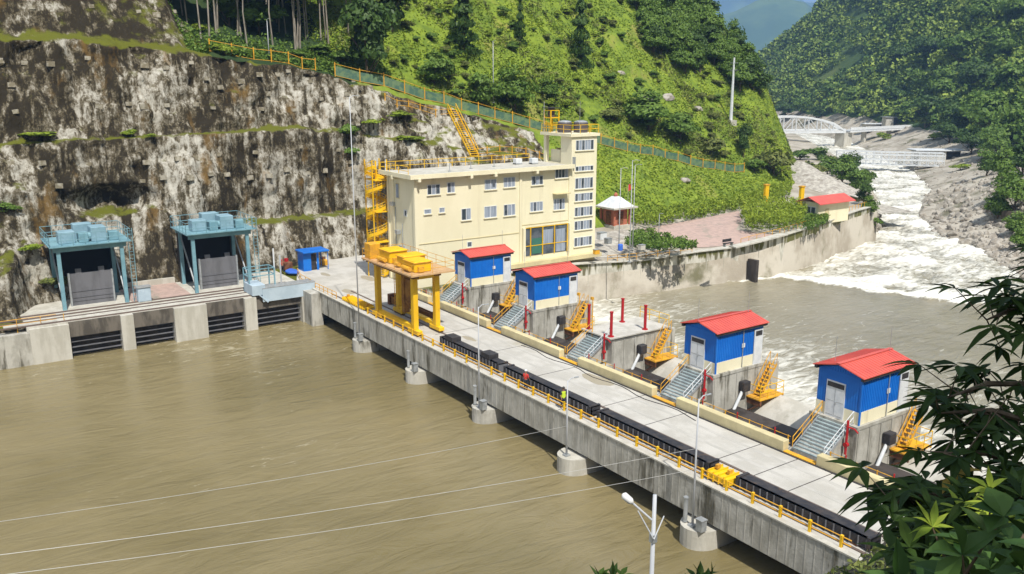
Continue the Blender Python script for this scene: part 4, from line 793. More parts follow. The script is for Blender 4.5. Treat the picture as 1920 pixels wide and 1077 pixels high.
for a in ((51.6, 53.4, 11.35, 12.6, 3, (0, 2)), (54.4, 55.5, 11.4, 12.7, 2, (0,)), (59.9, 61.7, 11.4, 12.7, 2, ()), (62.8, 64.6, 11.5, 12.8, 3, ()), (67.2, 69.1, 11.5, 12.7, 3, (0, 2)), (71.1, 73.3, 12.15, 13.4, 4, (0, 1, 2)),
          (51.1, 52.1, 9.05, 9.65, 1, ()), (53.2, 54.0, 9.05, 9.7, 1, ()), (56.4, 57.8, 7.8, 9.3, 2, (0,)), (59.8, 61.7, 7.8, 9.3, 2, ()), (62.8, 64.6, 7.8, 9.3, 3, (0,)), (67.0, 69.1, 8.0, 9.3, 4, (1,)), (70.9, 72.8, 7.9, 9.4, 4, (2,)), (57.2, 57.9, 4.3, 5.0, 1, (0,))):
    window(*a[:5], dark=a[5])
# side wall openings (upstream face)
q = MB().box(-97.9, -97.0, BY0-.05, BY0, 10.6, 12.5); f = q.build('window', 'cream2', bd); MB().box(-97.8, -97.1, BY0-.07, BY0-.051, 10.7, 12.4).build('pane', 'curtain', f)
f = MB().box(-95.9, -95.1, BY0-.06, BY0, 8.6, 9.4).build('window', 'white', bd); MB().box(-95.6, -95.2, BY0-.08, BY0-.061, 8.7, 9.3).build('pane', 'glass', f)
q = MB()
for x, z0, z1 in ((-99.4, 1.5, 4.4), (-98.0, .6, 9.5), (-96.2, .4, 7.6)): q.tube([(x, BY0-.12, z0), (x, BY0-.12, z1)], .05, 6)
for x, z in ((-97.6, 6.2), (-96.6, 4.4), (-98.9, 9.6)): q.box(x, x+.7, BY0-.5, BY0, z, z+.45)
q.build('wall_unit', 'galv', bd)
# glazed entrance
g = MB().box(BX+.001, BX+.05, 66.0, 73.3, 2.1, 5.95).build('entrance_glazing', 'glass', bd); q = MB()
for y in (66.0, 67.0, 69.0, 71.0, 73.2): q.box(BX+.05, BX+.16, y, y+.11, 2.1, 5.95)
for z in (3.4, 5.85): q.box(BX+.05, BX+.13, 66.1, 73.2, z, z+.08)
q.build('mullion', 'yellow', g); MB().box(BX+.051, BX+.09, 67.3, 68.9, 2.3, 4.4).build('green_panel', pmat('teal_panel', (.05, .17, .13), rough=.6), g)
MB().box(BX+.051, BX+.08, 71.3, 72.9, 2.2, 5.3).box(BX+.051, BX+.07, 69.2, 70.8, 3.5, 5.4).build('reflected_panel', 'curtain', g); [MB().box(BX+.05, BX+.5, c_, d_, 1.45, 6.0).build('entrance_pier', 'cream', g) for c_, d_ in ((65.6, 66.0), (73.32, 73.6))]
# stair tower
tw = MB().box(-99.2, BX+.1, BY1, TY1, -.2, 13.9).box(-95.3, BX+.1, BY1, TY1, 13.9, 17.55).box(-99.2, -98.6, BY1, BY1+.5, 13.9, 17.55).box(-99.2, -95.3, TY1-.5, TY1, 13.9, 17.55).box(-98.6, -96.4, BY1+.8, BY1+1.0, 13.9, 15.6)
tw = tw.build('stair_tower', 'cream', bd); MB().box(-99.6, BX+.35, BY1-.35, TY1+.3, 17.56, 17.95).build('roof', 'cream', tw)
q = MB()
for k in range(9): q.box(-95.35-.28*k, -95.6-.28*k, BY1+1.2, BY1+2.1, 13.95+.2*k, 14.15+.2*k)
q.build('inner_stair', 'cream2', tw)
for z0, z1 in ((15.7, 17.1), (12.9, 13.6), (10.5, 12.0), (8.8, 9.9), (6.7, 8.0), (4.8, 6.1), (2.5, 3.8)): window(74.45, 77.6, z0, z1, 6, parent=bd, X=BX+.1, dark=(0, 2, 5))
MB().box(BX+.101, BX+.5, 73.95, 74.2, 13.6, 14.9).build('ac_bracket', 'galv', bd)
# roof railing and small roof clutter
rr = rail('roof_railing', [(BX-.2+.0, BY0-.7, 13.8), (BB-.4, BY0-.7, 13.8), (BB-.4, BY1-1.5, 13.8)], 'yellow railing round the back edge of the flat building roof', 'yellow', 1.1, 2.2); 
for y, x in ((BY0-.5, BB+.6), (56, -95), (60, -96.4), (64, -97)): MB().tube([(x, y, 13.8), (x, y, 15.3 if y < 52 else 14.8)], .05, 6).box(x-.15, x+.15, y-.15, y+.15, 13.8, 13.9).build('vent_pipe', 'white' if y < 52 else 'galv', None, org=(x, y, 13.8), label={0: 'tall white pipe at the left corner of the building roof', 1: 'short vent pipe on the left part of the building roof', 2: 'short vent pipe in the middle of the building roof', 3: 'short vent pipe near the roof clutter'}[int((y > 52))+int(y > 58)+int(y > 62)], cat='vent pipe')
for n_, (x, y, lab) in enumerate(((-98, 68.5, 'small white unit on the building roof'), (-97.2, 70.6, 'white unit with pipes on the roof near the tower'))):
    r = empty('roof_unit', (x, y, 13.8), lab, 'unit', 'units on the building roof'); MB().box(x-.4, x+.4, y-.5, y+.5, 13.95, 14.6).build('body', 'white', r, bevel=.03); MB().box(x-.45, x-.35, y-.5, y+.5, 13.8, 13.949).box(x+.35, x+.45, y-.5, y+.5, 13.8, 13.949).build('foot', 'galv', r)
rail('roof_railing', [(BX+.2, BY1-.2, 17.95), (BX+.2, TY1+.15, 17.95), (-99.4, TY1+.15, 17.95), (-99.4, BY1-.2, 17.95), (BX+.2, BY1-.2, 17.95)], 'yellow railing round the stair tower roof', 'yellow', 1.15, 1.5)
for x, y, lab in ((-95.0, 77.0, 'wide dark water tank on the right of the tower roof'), (-96.3, 75.2, 'dark water tank in the middle of the tower roof')):
    r = empty('water_tank', (x, y, 17.95), lab, 'water tank', 'water tanks on the tower roof'); MB().tube([(x, y, 17.95), (x, y, 18.3), (x, y, 19.2), (x, y, 19.35)], [.95, 1.0, 1.0, .9], 20).build('body', 'tank', r); MB().tube([(x, y, 19.35), (x, y, 19.5), (x, y, 19.6)], [.95, .8, .3], 20).build('lid', 'galv', r)
r = empty('tank_stand', (-98.3, 74.3, 17.95), 'yellow steel stand with dark tank rising above the tower roof', 'stand')
q = MB()
for x in (-99, -97.5):
    for y in (73.7, 75.1): q.box(x-.07, x+.07, y-.07, y+.07, 17.95, 20.9)
for z in (18.9, 19.9, 20.9): q.bar((-99, 73.7, z), (-97.5, 73.7, z), .1).bar((-97.5, 73.7, z), (-97.5, 75.1, z), .1).bar((-99, 75.1, z), (-97.5, 75.1, z), .1).bar((-99, 73.7, z), (-99, 75.1, z), .1)
q.box(-99, -97.5, 73.7, 75.1, 19.9, 19.98).build('frame', 'yellow', r); MB().tube([(-98.3, 74.4, 19.98), (-98.3, 74.4, 21.2)], .5, 14).build('tank', 'tank', r); MB().box(-99.1, -97.4, 73.6, 75.2, 21.2, 21.3).build('cover', 'black', r)
MB().tube([(-98.9, 73.6, 17.95), (-98.9, 73.6, 22)], .05, 6).tube([(-94, 76, 17.95), (-94, 76, 22.2)], .03, 5).build('mast', 'galv', None, org=(-98.9, 73.6, 17.95), label='thin masts rising from the stair tower roof', cat='mast')
# yellow spiral stair at the left end
sp = empty('spiral_stair', (-101.6, 49.2, 0), 'tall yellow caged spiral stair at the left end of the cream building', 'stairs'); cx, cy = -101.6, 49.0
MB().tube([(cx, cy, 0), (cx, cy, 15)], .12, 8).build('column', 'yellow', sp); q = MB(); n = 74
for k in range(n):
    a0 = k*.42; a1 = a0+.40; z = .19*k+.15; R = 1.35; q.add([(cx, cy, z), (cx+R*math.cos(a0), cy+R*math.sin(a0), z), (cx+R*math.cos(a1), cy+R*math.sin(a1), z), (cx, cy, z+.05), (cx+R*math.cos(a0), cy+R*math.sin(a0), z+.05), (cx+R*math.cos(a1), cy+R*math.sin(a1), z+.05)], [(0, 2, 1), (3, 4, 5), (0, 1, 4, 3), (1, 2, 5, 4), (2, 0, 3, 5)])
q.build('tread', 'yellow', sp); q = MB()
for dz in (.35, .7, 1.05): q.tube([(cx+1.38*math.cos(k*.21), cy+1.38*math.sin(k*.21), .095*k+.15+dz) for k in range(2*n)], .035, 5)
for k in range(0, n): q.bar((cx+1.38*math.cos(k*.42), cy+1.38*math.sin(k*.42), .19*k+.1), (cx+1.38*math.cos(k*.42), cy+1.38*math.sin(k*.42), .19*k+1.25), .045)
q.build('handrail', 'yellow', sp); q = MB()
for k in range(0, 2*n-1): p_, p2_ = [(cx+1.4*math.cos(c*.21), cy+1.4*math.sin(c*.21), .095*c+.15+.30) for c in (k, k+1)]; q.bar(p_, p2_, .02, .42)
q.build('guard_panel', 'yellow', sp); q = MB()
for a in range(4): q.box(cx+1.45*math.cos(a*PI/2+.8)-.06, cx+1.45*math.cos(a*PI/2+.8)+.06, cy+1.45*math.sin(a*PI/2+.8)-.06, cy+1.45*math.sin(a*PI/2+.8)+.06, 0, 15.2)
for z in (4.7, 8.6, 12.6): q.box(cx-1.4, cx+1.6, cy-.9, cy+1.2, z, z+.12)
q.build('frame', 'yellow', sp)
# ================================================================== RIVER WALL + GARDEN
wp = [(-91.5, 47.62), (-91.6, 55), (-91.45, 64), (-91.05, 74), (-90.45, 85), (-89.05, 95), (-87.55, 102), (-87.35, 112), (-90.75, 125), (-97.25, 145), (-100.95, 158), (-106, 163), (-112, 166)]
zt = [.1, .15, .6, .45, -.25, .15, .35, 1.15, 1.15, 1.0, .8, .8, .8]
rw = empty('river_wall', (-91.5, 80, 0), 'long stained concrete river wall below the cream building and garden', 'retaining wall'); m = MB(); vs_ = []
for i, ((x, y), z) in enumerate(zip(wp, zt)): vs_ += [(x, y, -9), (x, y, z), (x-.7, y, z), (x-.7, y, -9)]
fs = [(0, 3, 2, 1)]
for i in range(len(wp)-1):
    for a in range(4): fs.append((i*4+a, i*4+(a+1) % 4, (i+1)*4+(a+1) % 4, (i+1)*4+a))
n = len(wp)-1; fs.append((n*4, n*4+1, n*4+2, n*4+3)); m.add(vs_, fs).build('wall', 'river_wall', rw)
m = MB()
for (a, z0), (b, z1) in list(zip(zip(wp, zt), zip(wp[1:], zt[1:])))[1:]: m.bar((a[0]-.25, a[1], z0+.06), (b[0]-.25, b[1], z1+.06), 1.1, .12)
m.build('coping', 'conc_light', rw)
for (a, za), (b, zb) in list(zip(zip(wp, zt), zip(wp[1:], zt[1:])))[1:10]:
    d = Vector((b[0]-a[0], b[1]-a[1], 0)); L_ = d.length; d /= L_; k = MB(); nrm = Vector((d.y, -d.x, 0))
    for s_ in np.arange(1.5, L_, 3.1):
        p = Vector((a[0], a[1], 0))+d*s_+nrm*.02; k.bar(p+Vector((0, 0, -6)), p+Vector((0, 0, za-.05)), .08, .06, up=(nrm.x, nrm.y, 0))
    k.build('rib', 'conc_old', rw)
a_ = MB()
for (a, z0), (b, z1) in ((((-87.4, 100.5), .35), ((-87.1, 106), .8)), (((-87.1, 106), .8), ((-87.3, 112.2), 1.2))): a_.bar((a[0], a[1], z0+.2), (b[0], b[1], z1+.2), 1.5, .2)
a_.build('ledge_slab', 'conc_light', rw)
p = PX(1405, 520, -87); MB().box(p.x-.2, p.x+1.5, p.y-.4, p.y+.2, -9, -1.6).build('outlet_pier', 'conc_dark_and_shade', rw)
rail('garden_railing', [(-88.0, 103, .6), (-88.0, 112, 1.3), (-91.3, 125, 1.3), (-97.8, 145, 1.1), (-101.4, 157, .9)], 'yellow post railing along the top of the river wall beside the garden', 'ochre', .9, 1.7, mid=False)
rail('garden_railing', [(-91.0, 79, .2), (-90.7, 86, -.1), (-89.4, 94, .2)], 'short ochre railing on the wall right of the stair tower', 'ochre', .9, 2.0)
def slab(pxs, z, m_, lab, name):
    P_ = [hit(a, b, (BL,)) for a, b in pxs]; P_ = [p for p in P_ if p]; bm = bmesh.new(); f_ = bm.faces.new([bm.verts.new((p.x, p.y, 0)) for p in P_]); xs_ = [p.x for p in P_]; ys_ = [p.y for p in P_]
    for lo, hi, nn in ((min(xs_), max(xs_), (1, 0, 0)), (min(ys_), max(ys_), (0, 1, 0))):
        for c in np.arange(lo+.9, hi, .9): bmesh.ops.bisect_plane(bm, geom=bm.verts[:]+bm.edges[:]+bm.faces[:], plane_co=(c*nn[0], c*nn[1], 0), plane_no=nn)
    bmesh.ops.triangulate(bm, faces=bm.faces[:])
    for v in bm.verts: g0 = ground(v.co.x, v.co.y, (BL,)); v.co.z = (g0.z if g0 else 1)+z
    bmesh.ops.recalc_face_normals(bm, faces=bm.faces[:]); me = bpy.data.meshes.new(name); bm.to_mesh(me); bm.free(); me.materials.append(M[m_]); o = bpy.data.objects.new(name, me); col0.objects.link(o); tag(o, lab, kind='structure')
slab([(1195, 432), (1250, 422), (1320, 410), (1385, 396), (1392, 412), (1380, 432), (1440, 440), (1480, 440), (1400, 455), (1335, 464), (1290, 466), (1290, 450), (1240, 447), (1195, 442)], .07, 'pave', 'pink brick paved plaza of the garden', 'pavement')
slab([(1110, 470), (1120, 440), (1165, 430), (1195, 434), (1195, 442), (1170, 448), (1165, 470), (1290, 464), (1290, 469), (1180, 483), (1115, 484)], .05, 'gravel', 'pale path between the building and the shrine', 'path')
# shrine
c = PZ(1153, 424, 1.6); x, y = c.x, c.y; r = empty('shrine', (x, y, 1.6), 'small pink brick shrine with white pyramid roof right of the cream building', 'shrine')
MB().box(x-1.9, x+1.9, y-1.9, y+1.9, 1.2, 1.95).build('plinth', 'conc_light', r); MB().box(x-1.4, x+1.4, y-1.4, y+1.4, 1.95, 4.7).build('wall', 'brick', r)
for sx in (-1, 1):
    for sy in (-1, 1): MB().box(x+sx*1.65-.16, x+sx*1.65+.16, y+sy*1.65-.16, y+sy*1.65+.16, 1.95, 4.7).build('column', 'brick', r)
MB().box(x+1.41, x+1.46, y-.7, y+.5, 2.2, 4.2).box(x-.6, x+.6, y-1.46, y-1.41, 2.2, 4.2).build('opening', 'rust', r); MB().box(x-2.6, x+2.6, y-2.6, y+2.6, 4.7, 4.95).build('eave_slab', 'conc_light', r)
rf = MB().add([(x-2.2, y-2.2, 4.95), (x+2.2, y-2.2, 4.95), (x+2.2, y+2.2, 4.95), (x-2.2, y+2.2, 4.95), (x-.5, y-.5, 6.5), (x+.5, y-.5, 6.5), (x+.5, y+.5, 6.5), (x-.5, y+.5, 6.5)], [(0, 1, 5, 4), (1, 2, 6, 5), (2, 3, 7, 6), (3, 0, 4, 7), (4, 5, 6, 7), (0, 3, 2, 1)]).build('roof', 'white', r)
MB().tube([(x, y, 6.5), (x, y, 6.8), (x, y, 7.2)], [.3, .35, .02], 10).build('finial', 'brick', rf)
fl = MB().tube([(x+1.2, y+1.6, 4.9), (x+1.2, y+1.6, 8.4)], .03, 5).build('flag_pole', 'galv', r); MB().add([(x+1.2, y+1.6, 8.4), (x+1.2, y+1.6, 7.3), (x+1.25, y+2.2, 7.6), (x+1.2, y+2.0, 8.5)], [(0, 1, 2, 3)]).build('flag', 'orange', r)
# curved stone arch behind tower
m = MB(); c = PZ(1135, 400, 1.6)
for k in range(12):
    a = k/11*PI; p = c+Vector((-6, 2, 0)); q0 = (p.x, p.y+3.2*math.cos(a), 1+6.0*math.sin(a)); a2 = (k+1)/11*PI; m.bar(q0, (p.x, p.y+3.2*math.cos(a2), 1+6.0*math.sin(a2)), 2.2, .5, up=(1, 0, 0))
# guard house
x0, x1, y0, y1 = -96.4, -93.1, 128.3, 137; r = empty('guard_house', (-95, 132, 1), 'small cream guard house with red roof on the river wall', 'guard house')
MB().box(x0, x1, y0, y1, .6, 4.4).build('wall', 'cream', r); f = MB().box(x0+1.0, x1-.5, y0-.06, y0, 2.3, 3.6).build('window', 'white', r); MB().box(x0+1.1, x0+1.75, y0-.08, y0-.061, 2.4, 3.5).box(x0+1.95, x1-.6, y0-.08, y0-.061, 2.4, 3.5).build('pane', 'glass', f)
MB().box(x1, x1+.05, y0+2, y0+3, .9, 3.2).build('door', 'cream2', r); xm = (x0+x1)/2
MB().add([(x0-.8, y0-.8, 4.3), (xm, y0-.8, 5.3), (x1+.9, y0-.8, 4.25), (x0-.8, y1+.6, 4.3), (xm, y1+.6, 5.3), (x1+.9, y1+.6, 4.25), (x0-.8, y0-.8, 4.2), (xm, y0-.8, 5.2), (x1+.9, y0-.8, 4.15), (x0-.8, y1+.6, 4.2), (xm, y1+.6, 5.2), (x1+.9, y1+.6, 4.15)], [(0, 1, 4, 3), (1, 2, 5, 4), (6, 9, 10, 7), (7, 10, 11, 8), (0, 6, 7, 1), (1, 7, 8, 2), (2, 8, 11, 5), (5, 11, 10, 4), (4, 10, 9, 3), (3, 9, 6, 0)]).build('roof', 'red', r)
for px, py, lab in ((1435, 386, 'left tall yellow gate pillar behind the garden plants'), (1501, 390, 'right yellow gate pillar beside the guard house')):
    t = PZ(px, py, 1.7); r = empty('gate_pillar', t, lab, 'pillar', 'yellow garden gate pillars'); MB().box(t.x-.28, t.x+.28, t.y-.5, t.y+.5, 1.4, 5.6).build('shaft', 'yellow', r, bevel=.05); MB().box(t.x-.36, t.x+.36, t.y-.6, t.y+.6, 5.6, 5.8).build('cap', 'ochre', r)
for px, py, h_, lab in ((1180, 492, 13.4, 'tall grey lamp pole on the river wall, right of the tower'), (1160, 470, 11.6, 'thinner grey pole in front of the shrine'), (1186, 468, 12., 'grey pole right of the shrine')):
    t = PZ(px, py, 1.5); lamp_post((t.x, t.y, 1.5), h_, lab, 'grey poles by the shrine', .9, (1, 0, 0), .08)
t = PZ(1235, 440, 1.88); lamp_post(tuple(t), 3.2, 'short lamp post on the edge of the pink plaza', None, .3, (1, 0, 0), .06)
t = PZ(1365, 462, 1.88); r = empty('bench', t, 'dark bench on the pink plaza near the wall', 'bench'); MB().box(t.x-.25, t.x+.25, t.y-.9, t.y+.9, 2.3, 2.38).build('seat', 'black', r); MB().box(t.x-.3, t.x-.22, t.y-.9, t.y+.9, 2.5, 2.9).build('backrest', 'black', r)
for s_ in (-.75, .75): MB().box(t.x-.25, t.x+.22, t.y+s_-.05, t.y+s_+.05, 1.88, 2.3).build('leg', 'galv', r)
t = PZ(1163, 470, 1.72); MB().tube([t, t+Vector((0, 0, .15)), t+Vector((0, 0, .8)), t+Vector((0, 0, .9))], [.32, .36, .36, .3], 14).build('barrel', 'tarp', None, org=t, label='blue plastic barrel beside the poles below the shrine', cat='barrel')
for px, py, s_, mm, lab in ((1128, 450, .8, 'white', 'white tank beside the stair tower'), (1140, 458, .6, 'galv', 'grey box between the tower and the poles'), (1203, 470, .55, 'conc_light', 'grey stone block on the wall right of the barrel'), (1118, 478, .5, 'ochre', 'small yellow box in front of the tower')):
    t = PZ(px, py, 1.72); r = empty('equipment_box', t, lab, 'box'); MB().box(t.x-s_*.6, t.x+s_*.6, t.y-s_*.8, t.y+s_*.8, 1.8, 1.8+s_*1.3).build('body', mm, r, bevel=.05); MB().box(t.x-s_*.66, t.x+s_*.66, t.y-s_*.86, t.y+s_*.86, 1.8+s_*1.3, 1.85+s_*1.3).build('lid', 'galv', r)
m.build('stone_arch', 'conc_old', None, org=(-112, 97, 1), label='curved grey stone arch wall behind the stair tower', cat='arch wall')
# ================================================================== HILL FENCES AND STAIRS
def on(x, y, dz=0.): g_ = ground(x, y, (BL,)); return Vector((x, y, (g_.z if g_ else 0)+dz))
def mesh_fence(name, ptsxy, lab, hp=2.1, step=3.4, mesh=True):
    P_ = [Vector((a, b, 0)) for a, b in ptsxy]; out = [P_[0]]
    for a, c in zip(P_[:-1], P_[1:]):
        n = max(1, round((c-a).length/step)); out += [a+(c-a)*(k/n) for k in range(1, n+1)]
    out = [on(p.x, p.y) for p in out]; R_ = empty(name, out[0], lab, 'fence')
    for p in out: MB().box(p.x-.065, p.x+.065, p.y-.065, p.y+.065, p.z-.5, p.z+hp).build('post', 'ochre', R_)
    MB().tube([p+Vector((0, 0, hp-.25)) for p in out], .045, 5).tube([p+Vector((0, 0, .12)) for p in out], .04, 5).build('rail', 'ochre', R_)
    if mesh:
        q = MB(); 
        for a, c in zip(out[:-1], out[1:]): q.bar(a+Vector((-.03, 0, .85)), c+Vector((-.03, 0, .85)), .015, 1.35)
        q.build('mesh', 'mesh', R_)
    return R_
mesh_fence('mesh_fence', [(-126.8, 55), (-126.6, 63), (-127, 74), (-127, 84), (-127, 95), (-127.2, 108), (-127.4, 125), (-127.8, 140), (-128.5, 150)], 'long yellow fence with green mesh stepping down the hillside behind the building')
mesh_fence('mesh_fence', [(-128.2, 37), (-127.6, 43), (-127.2, 48), (-127.0, 52)], 'ochre railing at the top of the cliff below the dark trees', 1.8, 2.6, False)
mesh_fence('mesh_fence', [(-124.4, 62), (-124.2, 68), (-124, 73.5)], 'lower orange railing leading to the hillside steps', 1.1, 2.4, False)
mesh_fence('mesh_fence', [(-119.4, 75), (-118.9, 82), (-118.4, 90), (-118, 98)], 'orange railing of the lower path behind the building roof', 1.2, 2.4, False)
a, b = on(-124.2, 73.8, .1), on(-118.6, 74.6, .15); r = empty('hill_steps', a, 'steep yellow steel steps on the rock above the building', 'stairs'); q = MB(); n = 22
for k in range(n+1):
    p = a.lerp(b, k/n); q.box(p.x-.16, p.x+.16, p.y-.7, p.y+.7, p.z+.1, p.z+.16)
q.build('tread', 'yellow', r)
for s_ in (-.75, .75):
    h = MB().bar(a+Vector((0, s_, .1)), b+Vector((0, s_, .1)), .08, .25).tube([a+Vector((0, s_, 1.1)), b+Vector((0, s_, 1.1))], .05, 6)
    for k in range(0, n+1, 3): p = a.lerp(b, k/n)+Vector((0, s_, 0)); h.tube([p, p+Vector((0, 0, 1.1))], .04, 5)
    h.build('handrail', 'yellow', r)
g_ = hit(925, 193); lamp_post(tuple(g_), 10.5, 'tall lamp post with round head on the green hillside above the fence', None, .2, (1, 0, 0), .1)
g_ = hit(505, 112); lamp_post(tuple(g_), 5.6, 'pale lamp post on the cliff edge in front of the dark trees', None, .4, (1, 0, 0), .09)
g_ = hit(1370, 228); r = empty('pylon', g_, 'white concrete utility pole on the ridge of the green hillside', 'pylon'); x, y, z = g_
MB().tube([g_, g_+Vector((0, 0, 14.5))], [.42, .2], 8).build('pole', 'white', r)
MB().box(x-1.1, x+1.1, y-.08, y+.08, z+13.2, z+13.4).box(x-1.1, x+1.1, y-.08, y+.08, z+11.6, z+11.8).build('crossarm', 'galv', r); MB().box(x-1, x+1, y-1, y+1, z-1, z+.3).build('base', 'conc_light', r)
# anchor blocks of the cliff
ab = MB().box(-.25, .35, -.5, .5, -.35, .35).build('anchor_block', 'moss_anchor', None, label='square concrete anchor block projecting from the stained cliff', cat='anchor block', group='anchor blocks on the cliff'); k = 0
pts = []
for y in np.arange(-14, 62, 3.1):
    for fx, zz in ((0, 27.2), (1, 24.6), (2, 21.8), (3, 15.4), (4, 12.4), (5, 34.)):
        if zz > 30 and y > 33: continue
        h = BL.ray_cast(Vector((-60, y+random.uniform(-1, 1)+(1.5 if fx % 2 else 0), zz+random.uniform(-.7, .7)-(max(0, y-35)*.12 if zz > 19 else 0))), Vector((-1, 0, 0)))
        if h[0] is not None and random.random() < (.75 if y > 22 else .4): pts.append(h[0])
for p in pts:
    o = ab if k == 0 else ab.copy()
    if k: col0.objects.link(o)
    o.location = p; k += 1; o.scale = [random.uniform(.6, 1.0)]*3; o.rotation_euler = (random.uniform(-.1, .1), random.uniform(-.2, .05), random.uniform(-.1, .1))
# ================================================================== FAR BRIDGES AND SHEDS
a = Vector((-337, 381, -3.6)); b = Vector((-302, 433, -3.2)); dv = (b-a); r = empty('truss_bridge', (a+b)/2, 'white arched truss bridge across the valley in the distance', 'bridge'); sd_ = Vector((dv.y, -dv.x, 0)).normalized(); n = 9
for s_ in (-3.2, 3.2):
    o = sd_*s_; m = MB(); top = []
    for k in range(n+1):
        t = k/n; hh = 8.6*math.sin(PI*min(max(t, .0), 1))**.55 if 0 < k < n else .4; top.append(a+dv*t+o+Vector((0, 0, hh)))
    for k in range(n):
        p, q_ = a+dv*(k/n)+o, a+dv*((k+1)/n)+o; m.bar(p, q_, .7, 1.1).bar(top[k], top[k+1], .8, 1.0)
        if k: m.bar(p, top[k], .5, .5)
        if 0 < k < n-1: m.bar(p if k < n/2 else top[k], top[k+1] if k < n/2 else q_, .25, .25)
    m.build('truss', 'white', r)
m = MB()
for k in range(1, n): p = a+dv*(k/n); hh = 8.6*math.sin(PI*k/n)**.55; m.bar(p-sd_*3.2+Vector((0, 0, hh)), p+sd_*3.2+Vector((0, 0, hh)), .3)
m.build('cross_brace', 'white', r); MB().bar(a+Vector((0, 0, .2)), b+Vector((0, 0, .2)), 6, .5).build('deck', 'conc_light', r); MB().bar(a+sd_*3+Vector((0, 0, 1.4)), b+sd_*3+Vector((0, 0, 1.4)), .12, .9).build('parapet', 'white', r)
MB().box(-341, -335, 374, 384, -14, -3.9).build('abutment', 'conc_light', r); MB().box(-305, -299, 430, 437, -14, -3.9).build('abutment', 'conc_light', r)
a = Vector((-301, 434, -2.9)); b = Vector((-288, 482, -1.9)); r = empty('viaduct', (a+b)/2, 'long flat white viaduct deck right of the truss bridge', 'bridge')
MB().bar(a, b, 7, 1.0).bar(a+Vector((3.4, -1, 1.4)), b+Vector((3.4, -1, 1.4)), .3, 1.5).build('deck', 'white', r)
for t in (.25, .6, .9): p = a.lerp(b, t); MB().box(p.x-1, p.x+1, p.y-1, p.y+1, -14, p.z-.6).build('pier', 'conc_light', r)
a = Vector((-217, 308, -7.6)); b = Vector((-186, 332, -7.6)); dv = b-a; sd_ = Vector((dv.y, -dv.x, 0)).normalized(); r = empty('panel_bridge', (a+b)/2, 'grey lattice panel bridge just above the river in the distance', 'bridge'); n = 14
for s_ in (-2.2, 2.2):
    m = MB(); o = sd_*s_
    for z in (0, 1.9, 3.8, 4.9): m.bar(a+o+Vector((0, 0, z)), b+o+Vector((0, 0, z)), .36)
    for k in range(n+1): m.bar(a+dv*(k/n)+o, a+dv*(k/n)+o+Vector((0, 0, 4.9)), .26)
    for k in range(n):
        for z in (0, 1.9): m.bar(a+dv*(k/n)+o+Vector((0, 0, z)), a+dv*((k+1)/n)+o+Vector((0, 0, z+1.9)), .13).bar(a+dv*((k+1)/n)+o+Vector((0, 0, z)), a+dv*(k/n)+o+Vector((0, 0, z+1.9)), .13)
    m.build('lattice', 'white', r)
MB().bar(a, b, 4, .35).build('deck', 'galv', r)
for p in (a, b): MB().box(p.x-3, p.x+3, p.y-2.5, p.y+2.5, -14, -7.9).build('abutment', 'conc', r)
def shed(px, py, w, d, h, lab, z=None, roofm='white'):
    g_ = hit(px, py, (BR,)); x, y, z = g_; r = empty('shed', g_, lab, 'shed'); e = Vector((_r.x, _r.y, 0)); f = Vector((_fh.x, _fh.y, 0)); B_ = Vector((x, y, z))
    MB().bar(B_-e*w*.42+Vector((0, 0, h/2-.5)), B_+e*w*.10+Vector((0, 0, h/2-.5)), d*.8, h+1).build('wall', 'conc_light', r); MB().bar(B_+e*w*.10+Vector((0, 0, h/2)), B_+e*w*.40+Vector((0, 0, h/2)), d*.5, h*.96).build('bay_shade_block', 'black', r)  # solid black block paints the shade under the roof
    MB().bar(B_-e*w/2+Vector((0, 0, h+.3)), B_+e*w/2+Vector((0, 0, h+.15)), d, .35).build('roof', roofm, r)
shed(1755, 302, 21, 9, 4.2, 'low shed with wide flat pale roof at the end of the panel bridge'); shed(1640, 243, 16, 8, 3.2, 'white roofed building behind the far viaduct'); shed(1668, 238, 9, 7, 5.5, 'taller grey house behind the right end of the viaduct', roofm='galv')
# brown gabion wall of the right bank
m = MB(); pw = [(-113, 206), (-103, 196), (-94, 187), (-86, 180), (-78, 173.5), (-68, 166), (-57, 158)]; tp = [-3.2, -2.6, -1.5, -.6, .3, 1.2, 2.]; vs_ = []
for (x, y), z in zip(pw, tp): vs_ += [(x, y, -9), (x+.9, y+.6, z), (x+3.5, y+2.5, z), (x+3.5, y+2.5, -9)]
fs = [(0, 3, 2, 1)]
for i in range(len(pw)-1):
    for k in range(4): fs.append((i*4+k, i*4+(k+1) % 4, (i+1)*4+(k+1) % 4, (i+1)*4+k))
m.add(vs_, fs).build('gabion_wall', pmat('brown_gabion_wall', (.26, .21, .16), (.12, .10, .075), .7, (1, 1, 1), c3=(.34, .31, .26), s3=.4, t3=(.55, .7), rough=.95, bump=1., bscale=2), None, label='brown stone retaining wall on the right bank of the rapids', cat='retaining wall')
